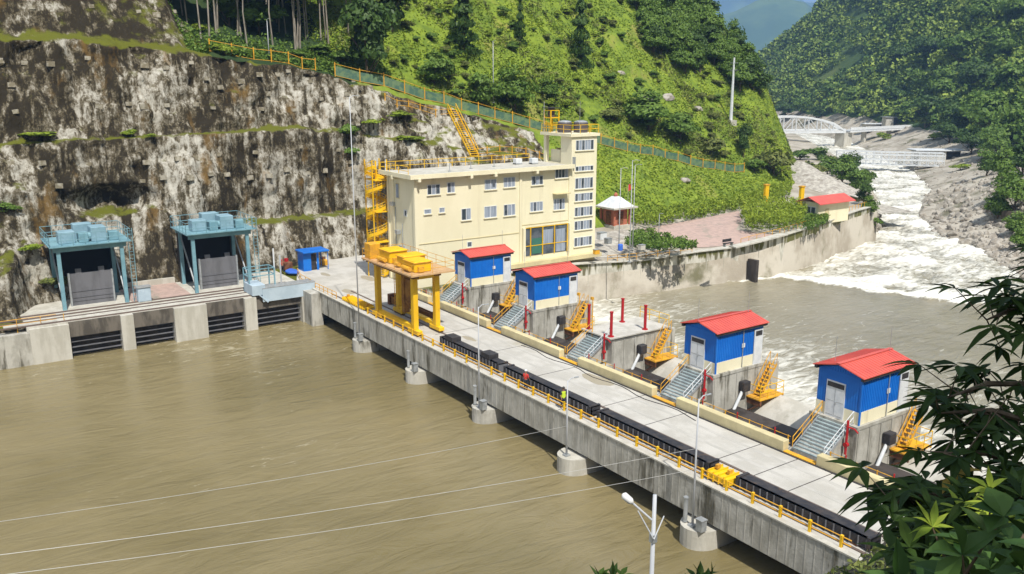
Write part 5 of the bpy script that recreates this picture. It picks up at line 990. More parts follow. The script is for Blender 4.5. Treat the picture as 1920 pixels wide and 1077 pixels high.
# ================================================================== ROCKS (rubble nobody could count)
def ico(sub=1):
    bm = bmesh.new(); bmesh.ops.create_icosphere(bm, subdivisions=sub, radius=1); V = np.array([v.co[:] for v in bm.verts]); Fc = [tuple(v.index for v in f.verts) for f in bm.faces]; bm.free(); return V, Fc
IV, IF = ico(1)
def rubble(name, pts, smin, smax, m_, lab):
    V = []; Fs = []; 
    for p in pts:
        s_ = smin*(smax/smin)**(random.random()**1.8); R_ = Matrix.Rotation(random.uniform(0, 6), 3, 'Z') @ Matrix.Rotation(random.uniform(0, 3), 3, 'X'); sc_ = Vector((random.uniform(.7, 1.3), random.uniform(.7, 1.2), random.uniform(.5, .9)))
        n = len(V); 
        for v in IV: q = R_ @ Vector((v[0]*sc_.x, v[1]*sc_.y, v[2]*sc_.z)); q *= s_*(1+.25*noise.noise(Vector(v)*2+Vector(p))); V.append((p[0]+q.x, p[1]+q.y, p[2]+q.z))
        Fs += [tuple(a+n for a in f) for f in IF]
    mb = MB(); mb.v = V; mb.f = Fs; return mb.build(name, m_, None, label=lab, kind='stuff')
pts = []
while len(pts) < 2600:
    px, py = random.uniform(1480, 1960), random.uniform(235, 560); g_ = hit(px, py, (BR,))
    if g_ and 125 < g_.y < 520 and g_.z < 9 and random.random() < min(1, (180/g_.y)**1.2): pts.append(g_)
rubble('rubble', pts, .15, 1.25, 'rock', 'pale boulders and rubble along the right river bank')
pts = []
for _ in range(260):
    t = random.random(); x = -101-14*t+random.uniform(-4, 3); y = 160+22*t+random.uniform(-3, 3); g_ = ground(x, y, (BL,)); 
    if g_: pts.append(g_)
rubble('rubble', pts, .3, 1.1, 'rock', 'boulders at the end of the river wall')
# pale gravel mound left of the bend
mc = PZ(1548, 392, 1.2); m = MB(); n1, n2 = 26, 14; vs_ = []; ctr = Vector((-136, 179, 0)); 
rows_ = []
for i in range(34):
    row = []
    for j_ in range(34):
        u, v = i/33*2-1, j_/33*2-1; x = ctr.x+u*27*.90+v*14*.44; y = ctr.y-u*27*.44+v*14*.90; d = math.sqrt(u*u+v*v*1.1); z = -2.2+8.0*max(0, 1-d)**.9+.35*fbm(x, y, 0, .4, 4)*(1 if d < 1 else 0); row.append((x, y, z-(.9 if d > 1 else 0)))
    rows_.append(row)
o, _, _ = grid_mesh('gravel_mound', rows_, 34, 34, 'gravel'); o['label'] = 'pale gravel mound behind the guard house'
MB_mound = BVHTree.FromPolygons([tuple(v) for rr_ in rows_ for v in rr_], [(i*34+j_, (i+1)*34+j_, (i+1)*34+j_+1, i*34+j_+1) for i in range(33) for j_ in range(33)])
# ================================================================== VEGETATION
def crown_pts(n, rad, blobs, seed, kind='round'):
    rg = np.random.default_rng(seed); 
    if kind == 'conifer':
        h = rg.random(n)**1.25; r = (1-h)*(.62+.38*np.sin(h*42+rg.random(n)*.8))*rad[0]*(.55+.45*rg.random(n)**.4); a = rg.random(n)*2*PI
        return np.stack([r*np.cos(a), r*np.sin(a), h*rad[2]*2-.22*r], 1)
    C = rg.normal(size=(blobs, 3)); C /= np.linalg.norm(C, axis=1)[:, None]; C *= (rg.random(blobs)**.5)[:, None]*.68; C[:, 2] = C[:, 2]*.9; br = .28+.22*rg.random(blobs)
    w = rg.integers(0, blobs, n); d = rg.normal(size=(n, 3)); d /= np.linalg.norm(d, axis=1)[:, None]; d[:, 2] = np.abs(d[:, 2])*.75+d[:, 2]*.25
    P_ = C[w]+d*(br[w]*(.72+.38*rg.random(n)))[:, None]; return P_*np.array(rad)+np.array([0, 0, rad[2]*.9])
def make_tree(kindname, m_, n, rad, trunk, leaf, seed, kind='round', bark='bark', blobs=14):
    r = bpy.data.objects.new(kindname, None); col0.objects.link(r); WL[r.name] = Vector((0, 0, 0)); r.empty_display_size = .3
    P_ = crown_pts(n, rad, blobs, seed, kind); P_[:, 2] += trunk
    rg = np.random.default_rng(seed+1); tv = np.clip(rg.random(n)*.6+.4*(P_[:, 2]-trunk)/(2*rad[2]+.01)*rg.random(n)*1.3, 0, 1)  # leaf tint also rises with height in the crown
    nr = P_-np.array([0, 0, trunk+rad[2]*.8]); nr /= np.linalg.norm(nr, axis=1)[:, None]+1e-6
    quads('crown', P_, leaf*(.6+.8*rg.random(n)), m_, tv, r, nrm=nr)
    t = MB(); H_ = trunk+rad[2]*(1.5 if kind == 'conifer' else 1.0); r0 = max(.06, H_*.022) if bark == 'bark' else .13; t.tube([(0, 0, -.6), (.03*H_, 0, H_*.4), (0, .02*H_, H_)], [r0, r0*.7, r0*.2], 7)
    if kind != 'conifer':
        for k in range(5):
            a = k*1.3+seed; z0 = trunk*.9+rad[2]*.15*k; t.tube([(0, 0, z0), (rad[0]*.35*math.cos(a), rad[1]*.35*math.sin(a), z0+rad[2]*.35), (rad[0]*.65*math.cos(a), rad[1]*.65*math.sin(a), z0+rad[2]*.6)], [r0*.45, r0*.3, r0*.1], 5)
    t.build('trunk', bark, r); return r
# unit prototypes: crown about 2 m wide and high, later scaled
PRO = {
 'broad_dark': [make_tree('broadleaf_tree', 'leaf_dark', 2800, (1, 1, 1.05), .1, .08, s, blobs=20) for s in (1, 2)],
 'broad_mid': [make_tree('broadleaf_tree', 'leaf_mid', 2600, (1, 1, 1.05), .06, .08, s, blobs=20) for s in (3, 4, 5)],
 'conifer': [make_tree('conifer_tree', 'leaf_dark', 2600, (.75, .75, 1.1), .1, .07, s, 'conifer') for s in (6, 7)],
 'shrub': [make_tree('shrub', 'leaf_olive', 1300, (1, 1, .7), .02, .09, s, blobs=9) for s in (8, 9, 10)],
 'bright_shrub': [make_tree('shrub', 'leaf_bright', 1200, (1, 1, .7), .02, .09, s, blobs=9) for s in (12, 13)],
 'mid_shrub': [make_tree('shrub', 'leaf_mid', 1300, (1, 1, .7), .02, .09, s, blobs=9) for s in (14, 15)],
}
USED = set()
def plant(kind, p, w, h, lab, cat, group, sink=.15):
    src = random.choice(PRO[kind]); o = src if src.name not in USED else copy_tree(src); USED.add(src.name)
    o.location = (p[0], p[1], p[2]-sink*h*.3); o.rotation_euler = (0, 0, random.uniform(0, 6.28)); o.scale = (w/2, w/2, h/2.1)
    tag(o, lab, cat, group); return o
def treepx(kind, px, py, wpx, hpx, lab, cat='tree', group=None, tr=(BL, BR)):
    g_ = hit(px, py, tr)
    if g_ is None: return
    z = (g_-C0).dot(_fw); return plant(kind, g_, wpx*z/F, hpx*z/F, lab, cat, group)
big = [('broad_dark', 690, 152, 120, 175, 'large dark broadleaf tree at the end of the cliff top fence'), ('broad_dark', 735, 60, 90, 110, 'dark tree behind the large tree at the cliff top'), ('conifer', 868, 92, 105, 150, 'dark layered tree above the lamp post hillside'), ('conifer', 975, 78, 40, 95, 'slim dark conifer right of the layered tree'),
       ('conifer', 1088, 118, 75, 160, 'tall dark conifer in the middle of the green slope'), ('mid_shrub', 1145, 156, 34, 34, 'small dark bush below the tall conifer'), ('broad_mid', 815, 160, 90, 72, 'round dark green bush directly above the mesh fence'), ('broad_mid', 905, 205, 80, 80, 'bush beside the foot of the hillside lamp post'), ('broad_mid', 965, 210, 95, 95, 'wide bush right of the hillside lamp post'),
       ('broad_mid', 1215, 245, 120, 85, 'wide dark bush above the fence right of the tower'), ('broad_mid', 1275, 268, 90, 66, 'second wide bush above the fence right of the tower'), ('shrub', 1330, 285, 90, 60, 'olive bush above the lower end of the fence'), ('broad_dark', 1394, 296, 34, 74, 'small upright dark tree near the ridge end'), ('shrub', 1450, 328, 90, 90, 'olive bush on the low end of the green spur'), ('mid_shrub', 1415, 322, 60, 50, 'green bush at the lower end of the fence'), ('shrub', 1150, 225, 70, 46, 'olive shrub above the tower roof'), ('broad_mid', 1030, 190, 60, 50, 'bush left of the tower tank stand')]
for a in big: treepx(*a, tr=(BL,))
# woods of the left hill crest
poly = [(1165, -5), (1310, -5), (1352, 40), (1400, 92), (1428, 160), (1442, 210), (1425, 205), (1390, 160), (1330, 135), (1265, 120), (1210, 75)]
def inside(x, y, pl):
    c = False; j_ = len(pl)-1
    for i in range(len(pl)):
        if (pl[i][1] > y) != (pl[j_][1] > y) and x < (pl[j_][0]-pl[i][0])*(y-pl[i][1])/(pl[j_][1]-pl[i][1])+pl[i][0]: c = not c
        j_ = i
    return c
k = 0
while k < 62:
    px, py = random.uniform(1165, 1445), random.uniform(-5, 212)
    if not inside(px, py, poly): continue
    k += 1; treepx(random.choice(['broad_mid', 'broad_mid', 'broad_mid', 'broad_dark']), px, py+18, random.uniform(38, 62), random.uniform(44, 70), 'green tree in the wood on the crest of the left spur', 'tree', 'trees on the crest of the left spur', (BL,))
for px, py in [(1470, 296), (1452, 262), (1480, 322)]: treepx('bright_shrub', px-6, py+8, 34, 26, 'bright green shrub on the edge of the left spur', 'shrub', 'bright shrubs on the spur edge', (BL,))
# shrubs scattered over the bright slope
k = 0
while k < 170:
    px, py = random.uniform(720, 1480), random.uniform(0, 330)
    if inside(px, py, poly): continue
    g_ = hit(px, py, (BL,))
    if g_ is None or g_.x > -129 or g_.y < 58 or g_.y > 200: continue
    k += 1; s_ = random.uniform(1.2, 3.0); kd = random.choice(['shrub', 'shrub', 'bright_shrub', 'mid_shrub']); plant(kd, g_, s_*1.15, s_*1.15, {'shrub': 'olive shrub on the open green hillside', 'bright_shrub': 'yellow green shrub on the open green hillside', 'mid_shrub': 'mid green shrub on the open green hillside'}[kd], 'shrub', {'shrub': 'olive hillside shrubs', 'bright_shrub': 'yellow green hillside shrubs', 'mid_shrub': 'mid green hillside shrubs'}[kd])
# tall trees of the dark wood above the cliff
tall = [make_tree('tall_forest_tree', 'leaf_dark', 4200, (3.4, 3.4, 4.2), 8.5, .3, 21+s, bark='palebark', blobs=16) for s in range(2)]; k = 0
for i in range(150):
    y = random.uniform(18, 68); x = -131.5-random.random()*34
    g_ = ground(x, y, (BL,)); 
    if g_ is None or (x > -134 and y < 36): continue
    o = tall[k] if k < 2 else copy_tree(tall[k % 2]); k += 1; s_ = random.uniform(.85, 1.25); o.location = g_; o.scale = (s_, s_, s_*random.uniform(.9, 1.15)); o.rotation_euler = (0, 0, random.uniform(0, 6))
    tag(o, 'tall pale trunked tree in the dark wood above the cliff', 'tree', 'tall trees of the wood above the cliff')
for px, py, w, h, kd in ((430, 40, 90, 90, 'broad_mid'), (485, 55, 110, 75, 'broad_mid'), (600, 95, 60, 34, 'mid_shrub'), (560, 100, 46, 26, 'mid_shrub'), (640, 110, 60, 44, 'mid_shrub'), (420, 95, 50, 40, 'bright_shrub')):
    treepx(kd, px, py+8, w, h, {'broad_mid': 'leafy tree at the left edge of the dark wood', 'mid_shrub': 'low green shrub in front of the dark wood', 'bright_shrub': 'bright shrub at the cliff edge left of the lamp post'}[kd], 'tree' if kd == 'broad_mid' else 'shrub', {'broad_mid': 'leafy trees at the edge of the dark wood', 'mid_shrub': 'low shrubs in front of the dark wood'}.get(kd), (BL,))
N = 9000; P_ = []
while len(P_) < N:
    x = -127.6-abs(random.gauss(0, 4)); y = random.uniform(34, 66); g0 = ground(x, y, (BL,))
    if g0 and g0.z > 20: hh = max(0, noise.noise(Vector((x*.4, y*.4, 6)))+.35)*1.6; P_.append((x, y, g0.z+hh*random.random()))
o = quads('undergrowth', np.array(P_), .14+.2*RNG.random(N), 'leaf_mid', None, updir=.9, aspect=.6); tag(o, 'lit green undergrowth along the foot of the dark wood', kind='stuff')
# shrubs on the cliff
for n_, (px, py, w, h, kd) in enumerate(((65, 258, 90, 22, 'bright_shrub'), (240, 256, 40, 26, 'bright_shrub'), (285, 258, 30, 14, 'bright_shrub'), (655, 262, 60, 60, 'mid_shrub'), (660, 295, 46, 40, 'mid_shrub'), (15, 400, 50, 40, 'mid_shrub'), (100, 540, 70, 40, 'shrub'), (745, 220, 70, 22, 'bright_shrub'), (770, 265, 60, 22, 'bright_shrub'), (60, 470, 60, 26, 'bright_shrub'), (700, 235, 60, 26, 'bright_shrub'), (375, 60, 40, 30, 'bright_shrub'))):
    treepx(kd, px, py, w, h, ['long bright green growth on the middle cliff ledge at the left', 'bright tuft on the middle ledge above the left hoist frame', 'small tuft on the ledge right of the bright tuft', 'dark green shrub at the right end of the middle ledge', 'lower dark green shrub below the ledge end', 'green shrub at the left edge of the picture', 'mossy shrub on the white rock left of the left hoist frame', 'bright grass clump on the rock above the yellow railing', 'bright grass clump above the building roof left part', 'green growth on the rocks at far left above the white rock', 'bright growth at the bend of the cliff top', 'bright growth at the upper cliff edge'][n_], 'shrub', None, (BL,))
# grass and herbs covering the green slopes (stuff)
N = 105000; X_ = RNG.uniform(-215, -108, N*2); Y_ = RNG.uniform(56, 200, N*2); keep = []
for x, y in zip(X_, Y_):
    if len(keep) >= N: break
    if y < 93 and x > -127.5: continue
    h = BL.ray_cast(Vector((x, y, 500)), Vector((0, 0, -1)))
    if h[0] is None or h[0].z < 1.75: continue
    if noise.noise(Vector((x*.12, y*.12, 3)))+.55 < random.random()*.9: continue
    keep.append((h[0].x, h[0].y, h[0].z+.12, noise.noise(Vector((x*.07, y*.07, 8)))))
K_ = np.array(keep); tv = np.clip(.45+K_[:, 3]*.8+RNG.normal(size=len(K_))*.3, 0, 1)
o = quads('hillside_grass', K_[:, :3], .12+.24*RNG.random(len(K_)), 'leaf_bright', tv, updir=1.3, aspect=.75); tag(o, 'bright grass and herbs covering the green hillside', kind='stuff')
for n_, (px, py, s_, lab) in enumerate(((1215, 188, 1.8, 'grey rock outcrop left of its pair on the green slope'), (1252, 184, 1.7, 'grey rock outcrop nearer the pylon on the green slope'), (1165, 138, 1.0, 'small pale rock beside the small dark bush'), (1310, 205, 1.2, 'pale rock on the green slope left of the pylon foot'), (1285, 340, 1.2, 'grey rock low on the slope below the fence'))):
    g_ = hit(px, py, (BL,)); mb = MB(); vv = []
    for v in ico(2)[0]: q = Vector(v); q *= s_*(1+.45*noise.noise(q*1.3+Vector((n_*3, 0, 0)))); vv.append((g_.x+q.x*.8-.3, g_.y+q.y*1.2, g_.z+q.z*.6))
    mb.v = vv; mb.f = ico(2)[1]; mb.build('rock_outcrop', 'rock', None, org=g_, label=lab, cat='rock')
N = 34000; P_ = []; T_ = []
while len(P_) < N:
    x, y = random.uniform(-200, -129.5), random.uniform(58, 192); c = noise.fractal(Vector((x*.075, y*.075, 21.)), .8, 2., 4)
    if c < .12: continue
    g0 = ground(x, y, (BL,))
    if g0 is None or g0.z < 4: continue
    hh = min(1.6, (c-.1)*3.2); 
    for _ in range(3): P_.append((x+random.gauss(0, .25), y+random.gauss(0, .25), g0.z+hh*random.random())); T_.append(min(1, max(0, .3+c*.6+random.gauss(0, .22))))
o = quads('hillside_scrub', np.array(P_), .12+.22*RNG.random(len(P_)), 'leaf_olive', np.array(T_), updir=.8, aspect=.7); tag(o, 'olive scrub growing in patches on the green hillside', kind='stuff')
# garden plants
def plants_stuff(name, pxpoly, z, n, hmin, hmax, m_, lab, leaf=.22):
    xs_ = [PZ(a, b, z) for a, b in pxpoly]; pl = [(p.x, p.y) for p in xs_]; bx = [min(p[0] for p in pl), max(p[0] for p in pl), min(p[1] for p in pl), max(p[1] for p in pl)]; P_ = []; T_ = []
    while len(P_) < n:
        x, y = random.uniform(bx[0], bx[1]), random.uniform(bx[2], bx[3])
        if not inside(x, y, pl): continue
        hh = hmin+(hmax-hmin)*max(0, .5+.6*noise.noise(Vector((x*.5, y*.5, 1)))); 
        for _ in range(14): zz = hh*random.random()**.7; P_.append((x+random.gauss(0, .14), y+random.gauss(0, .14), z+zz)); T_.append(min(1, max(0, zz/hmax*.8+random.gauss(0, .2))))  # higher leaves get more of the lighter tint
    o = quads(name, np.array(P_), leaf*(.6+.8*RNG.random(len(P_))), m_, np.array(T_), updir=.4, aspect=.45); tag(o, lab, kind='stuff'); return o
plants_stuff('garden_plants', [(1392, 402), (1400, 392), (1450, 388), (1500, 396), (1512, 410), (1500, 428), (1470, 436), (1400, 432), (1388, 415)], 1.7, 11000, 1.6, 3.0, 'leaf_bright', 'tall yellow green maize like plants in the garden bed')
plants_stuff('hedge', [(1512, 412), (1530, 404), (1556, 408), (1552, 420), (1520, 432), (1506, 428)], 1.5, 2500, .7, 1.2, 'leaf_mid', 'clipped green hedge in front of the guard house')
plants_stuff('flower_bed', [(1172, 462), (1180, 444), (1215, 437), (1240, 446), (1290, 456), (1310, 464), (1290, 470), (1230, 470)], 1.75, 5500, .5, 1.3, 'leaf_mid', 'low green planting between the path and the river wall')
plants_stuff('tall_herbs', [(1195, 428), (1185, 410), (1250, 395), (1330, 385), (1400, 375), (1440, 360), (1480, 350), (1480, 372), (1420, 384), (1385, 396), (1320, 408), (1250, 420)], 1.75, 13000, .9, 2.2, 'leaf_bright', 'tall yellow green herbs along the foot of the slope by the plaza', .26)
# trees on the left bank beyond the guard house
for n_, (px, py, w, h, kd) in enumerate(((1520, 330, 60, 50, 'shrub'), (1550, 330, 60, 45, 'broad_mid'), (1580, 345, 60, 60, 'broad_mid'), (1605, 362, 56, 52, 'broad_mid'), (1618, 385, 40, 50, 'broad_dark'), (1632, 402, 36, 40, 'broad_mid'), (1640, 425, 30, 34, 'mid_shrub'), (1560, 310, 50, 34, 'shrub'), (1500, 300, 50, 34, 'mid_shrub'), (1535, 300, 50, 30, 'broad_mid'), (1592, 325, 50, 44, 'broad_dark'), (1620, 350, 44, 40, 'broad_mid'))):
    treepx(kd, px, py, w, h, 'green tree on the left bank at the river bend', 'tree', 'trees on the left bank at the river bend', (BL,))
# trees of the right slope that one can tell apart
k = 0
spots = [(1735, 240, 80, 70), (1790, 255, 90, 80), (1850, 265, 110, 110), (1905, 280, 90, 120), (1770, 190, 80, 70), (1830, 185, 90, 80), (1895, 195, 100, 90), (1720, 180, 60, 60), (1680, 200, 60, 50), (1640, 190, 50, 44), (1600, 200, 50, 40), (1560, 190, 46, 40), (1870, 120, 90, 80), (1800, 120, 80, 70), (1740, 120, 70, 60), (1910, 60, 90, 90), (1840, 50, 80, 70), (1690, 130, 60, 50), (1880, 340, 60, 70), (1900, 400, 80, 80), (1915, 330, 80, 70), (1860, 300, 60, 60), (1700, 225, 50, 40), (1500, 215, 40, 36), (1530, 225, 40, 30), (1470, 225, 40, 40), (1900, 440, 50, 50), (1870, 410, 60, 60), (1850, 330, 60, 60), (1890, 370, 60, 60), (1915, 470, 50, 50), (1820, 290, 70, 60), (1780, 268, 60, 46), (1870, 290, 90, 80), (1835, 250, 90, 90)]
for px, py, w, h in spots: treepx(random.choice(['broad_mid', 'broad_dark', 'broad_mid']), px, py, w, h, 'large tree on the wooded right slope', 'tree', 'large trees on the right slope', (BR,))
for px, py in [(1750, 262), (1885, 370), (1660, 262), (1800, 320)]: treepx('bright_shrub', px, py, 40, 26, 'yellow green bush on the river flat', 'shrub', 'bushes on the river flat', (BR,))
for L_ in PRO.values():
    for src in L_:
        if src.name not in USED:
            for ch in list(src.children): bpy.data.objects.remove(ch)
            bpy.data.objects.remove(src)
# far forest mass
P_ = []; T_ = []; S_ = []
def add_far(b, n, box, test):
    k = 0; tries = 0
    while k < n and tries < n*12:
        tries += 1; x, y = random.uniform(box[0], box[1]), random.uniform(box[2], box[3]); h = b.ray_cast(Vector((x, y, 1500)), Vector((0, 0, -1)))
        if h[0] is None or not test(h[0]): continue
        px_, py_ = None, None; d = (h[0]-C0); z_ = d.dot(_fw)
        if z_ < 50: continue
        px_ = 960+F*d.dot(_r)/z_; py_ = 538.5-F*d.dot(_up)/z_
        if not (700 < px_ < 2500 and -450 < py_ < 420): continue
        k += 1; R_ = random.uniform(2.6, 5.2)*(1+min(1.2, y/900.)); base = random.random(); m_ = 84
        d_ = RNG.normal(size=(m_, 3)); d_ /= np.linalg.norm(d_, axis=1)[:, None]; d_[:, 2] = np.abs(d_[:, 2])*1.2; q = d_*R_*(.6+.4*RNG.random((m_, 1)))+np.array([x, y, h[0].z+R_*.25])
        P_.append(q); T_.append(np.clip(base*.75+RNG.normal(size=m_)*.18, 0, 1)); S_.append(R_*(.10+.13*RNG.random(m_)))
def gap(p): return noise.noise(Vector((p.x*.012, p.y*.012, 2.)))+.62 > random.random()*.9
add_far(BR, 5200, (-820, 260, 150, 950), lambda p: p.z > (3.5 if p.y < 300 else .5) and gap(p))
add_far(BL, 1500, (-1150, -330, 400, 1000), lambda p: p.z > 1)
o = quads('far_forest', np.concatenate(P_), np.concatenate(S_), 'leaf_far', np.concatenate(T_), updir=.8, aspect=.8); tag(o, 'dense far forest covering the valley slopes', kind='stuff')
def px_of(o): d = o.location-C0; z_ = d.dot(_fw); return (960+F*d.dot(_r)/z_, 538.5-F*d.dot(_up)/z_)
ORD = ['first', 'second', 'third', 'fourth', 'fifth', 'sixth', 'seventh', 'eighth', 'ninth', 'tenth', 'eleventh', 'twelfth', 'thirteenth', 'fourteenth', 'fifteenth', 'sixteenth', 'seventeenth', 'eighteenth', 'nineteenth', 'twentieth', 'twenty first', 'twenty second', 'twenty third', 'twenty fourth', 'twenty fifth', 'twenty sixth', 'twenty seventh', 'twenty eighth']
def relabel(group, prefix, rows_, keyf):
    ob = [o for o in sc.collection.objects if o.get('group') == group and o.parent is None]; B_ = {}
    for o in ob: B_.setdefault(keyf(o), []).append(o)
    for k_, L_ in B_.items():
        for n_, o in enumerate(sorted(L_, key=lambda q: px_of(q)[0])): o['label'] = '%s, %s from the left %s' % (prefix, ORD[min(n_, 27)], rows_[k_])
relabel('anchor blocks on the cliff', 'anchor block', ['in the top row', 'in the second row', 'in the third row', 'in the upper row below the ledge', 'in the lower row below the ledge'], lambda o: 0 if o.location.z > 30.5 else (1 if o.location.z > 23.9-max(0, o.location.y-35)*.12+1.6 and o.location.z > 17 else (2 if o.location.z > 19.5 and o.location.z+max(0, o.location.y-35)*.12 > 23 else (3 if o.location.z > 13.9 else 4))))
relabel('large trees on the right slope', 'large tree', ['in the highest band of the right slope', 'in the middle band of the right slope', 'at the foot of the right slope'], lambda o: 0 if px_of(o)[1] < 150 else (1 if px_of(o)[1] < 225 else 2))
relabel('trees on the left bank at the river bend', 'green tree at the river bend', ['on the upper bank', 'on the lower bank'], lambda o: 0 if px_of(o)[1] < 335 else 1)
# ================================================================== PEOPLE
def person(loc, face, lab, shirt, vestm=None, helmet='white', pose=0., name='person'):   # b is the point between the feet
    r = empty(name, loc, lab, 'person'); b = Vector(loc); c, s = math.cos(face), math.sin(face)
    def W3(x, y, z): return (b.x+x*c-y*s, b.y+x*s+y*c, b.z+z)     # local: x right, y forward
    J = {'pel': (0, 0, .92, .15), 'wai': (0, 0, 1.05, .13), 'che': (0, .01, 1.28, .155), 'neck': (0, 0, 1.46, .06), 'head': (0, .02, 1.56, .075), 'top': (0, .02, 1.70, .085),
         'lh': (-.1, 0, .86, .10), 'lk': (-.12, .04+pose*.1, .48, .07), 'la': (-.12, pose*.18, .08, .045), 'lt': (-.13, .14+pose*.18, .04, .04),
         'rh': (.1, 0, .86, .10), 'rk': (.12, .04-pose*.1, .48, .07), 'ra': (.12, -pose*.18, .08, .045), 'rt': (.13, .14-pose*.18, .04, .04),
         'ls': (-.19, 0, 1.40, .065), 'le': (-.26, .02, 1.12, .045), 'lw': (-.22, .18, .93, .032), 'rs': (.19, 0, 1.40, .065), 're': (.26, .02, 1.12, .045), 'rw': (.22, .2, .95, .032)}
    for sd2, w in (('l', -1), ('r', 1)):
        J[sd2+'p'] = (w*.215, .23, .88, .034)
        for f in range(4): J[sd2+'f%d' % f] = (w*(.19+.018*f), .25+.005*f, .80+.006*abs(f-1), .011)
        J[sd2+'th'] = (w*.175, .24, .86, .012)
    E_ = [('pel', 'wai'), ('wai', 'che'), ('che', 'neck'), ('neck', 'head'), ('head', 'top')]+[(s_+a, s_+b_) for s_ in 'lr' for a, b_ in (('h', 'k'), ('k', 'a'), ('a', 't'), ('s', 'e'), ('e', 'w'), ('w', 'p'), ('p', 'f0'), ('p', 'f1'), ('p', 'f2'), ('p', 'f3'), ('p', 'th'))]+[('pel', 'lh'), ('pel', 'rh'), ('che', 'ls'), ('che', 'rs')]
    nm = list(J); me = bpy.data.meshes.new('body'); me.from_pydata([tuple(Vector(W3(*J[k_][:3]))-b) for k_ in nm], [(nm.index(a), nm.index(b_)) for a, b_ in E_], [])
    bo = bpy.data.objects.new('body', me); col0.objects.link(bo); bo.parent = r; me.materials.append(M['skin'])
    sm = bo.modifiers.new('skin', 'SKIN'); bo.modifiers.new('sub', 'SUBSURF').render_levels = 1
    for v, k_ in zip(me.skin_vertices[0].data, nm): v.radius = (J[k_][3], J[k_][3])
    me.skin_vertices[0].data[0].use_root = True
    WL[bo.name] = b
    def shell(name, keys, mm, grow): 
        me2 = bpy.data.meshes.new(name); kk_ = keys; me2.from_pydata([tuple(Vector(W3(*J[k_][:3]))-b) for k_ in kk_], [(kk_.index(a), kk_.index(b_)) for a, b_ in E_ if a in kk_ and b_ in kk_], []); o = bpy.data.objects.new(name, me2); col0.objects.link(o); o.parent = r; me2.materials.append(M[mm])
        o.modifiers.new('skin', 'SKIN'); o.modifiers.new('sub', 'SUBSURF').render_levels = 1
        for v, k_ in zip(me2.skin_vertices[0].data, kk_): v.radius = (J[k_][3]+grow,)*2
        me2.skin_vertices[0].data[0].use_root = True; return o
    shell('trousers', ['pel', 'lh', 'lk', 'la', 'rh', 'rk', 'ra'], 'trousers', .018); shell('shirt', ['che', 'wai', 'pel', 'ls', 'le', 'rs', 're'], shirt, .02)
    if vestm: MB().prism([W3(.2*math.cos(a), .15*math.sin(a), 0)[:2] for a in np.linspace(0, 2*PI, 17)[:-1]], b.z+.88, b.z+1.43).build('vest', vestm, r, bevel=.02)
    hd = Vector(W3(0, .02, 1.70)); bm = bmesh.new(); bmesh.ops.create_uvsphere(bm, u_segments=14, v_segments=8, radius=1)
    for v in bm.verts: v.co = Vector((v.co.x*.115, v.co.y*.13, max(v.co.z, -.15)*.12))
    me3 = bpy.data.meshes.new('helmet'); bm.to_mesh(me3); bm.free(); me3.materials.append(M[helmet]); o = bpy.data.objects.new('helmet', me3); col0.objects.link(o); o.parent = r; o.location = hd-b
    f = MB(); f.tube([W3(0, .10, 1.63), W3(0, .125, 1.615)], [.012, .016], 6); f.build('nose', 'skin', r)
    f = MB()
    for x in (-.032, .032): f.tube([W3(x, .085, 1.645), W3(x, .1, 1.645)], .011, 6)
    f.tube([W3(-.025, .095, 1.585), W3(.025, .095, 1.585)], .006, 5); f.build('face_detail', 'black', r)
    f = MB()
    for x in (-.085, .085): f.tube([W3(x-.008, .01, 1.63), W3(x+.008, .01, 1.63)], .028, 8)
    f.build('ear', 'skin', r); return r
person((-55.6, 39.72, 0), .3, 'person in a red shirt and white helmet standing at the yellow guard rail', 'orange', None, 'white')
person((-50.6, 39.75, 0), -1.9, 'worker in a yellow green vest between the guard rail and the stoplog', 'trousers', 'vest', 'black', .5)
t = PZ(530, 512, 0); person((t.x, t.y, 0), 2.2, 'person in red near the rusty machine left of the blue booth', 'orange', None, 'redpaint', .4)
# ================================================================== OVERHEAD WIRES
def wire(p, q, sag, lab, r_=.013):
    n = 40; pts = []
    for k in range(n+1): t = k/n; v = Vector(p).lerp(Vector(q), t); v.z -= sag*4*t*(1-t); pts.append(v)
    MB().tube(pts, r_, 5).build('overhead_wire', 'wire', None, org=pts[0], label=lab, cat='wire', group='wires over the reservoir', smooth=True)
wire(PT(-500, 1045, 34), Vector((-48.2, 38.3, -.3)), .5, 'highest of the three thin wires over the brown water')
wire(PT(-500, 1100, 33), Vector((-35.2, 38.3, 2.6)), .5, 'middle of the three thin wires over the brown water')
wire(PT(-500, 1138, 32), Vector((-35.2, 38.3, 1.2)), .5, 'lowest of the three thin wires over the brown water')
# ================================================================== FOREGROUND LAMP
lp = PT(1224, 1077, 24); gz = ground(lp.x, lp.y); tp = PT(1228, 928, 24); base = Vector((tp.x, tp.y, gz.z-.3)); r = empty('street_lamp', base, 'near street lamp with single drooping arm at the bottom of the picture', 'street lamp')
MB().tube([base, tp], [.09, .055], 10).build('pole', 'pole', r, smooth=True); hd = PT(1172, 931, 24); j1 = PT(1222, 975, 24); MB().tube([j1, hd.lerp(j1, .15)], .03, 8).tube([PT(1225, 1010, 24), PT(1196, 958, 24)], .018, 6).tube([PT(1226, 1012, 24), PT(1245, 968, 24.5)], .018, 6).build('arm', 'pole', r)
q = MB().tube([hd.lerp(j1, .30), hd.lerp(j1, .2), hd.lerp(j1, -.05), hd.lerp(j1, -.1)], [.04, .1, .1, .03], 10); q.build('lamp_head', 'lampglass', r, smooth=True)
MB().box(tp.x-.08, tp.x+.08, tp.y-.08, tp.y+.08, PT(1226, 1020, 24).z-.12, PT(1226, 1020, 24).z+.12).build('clamp', 'galv', r)
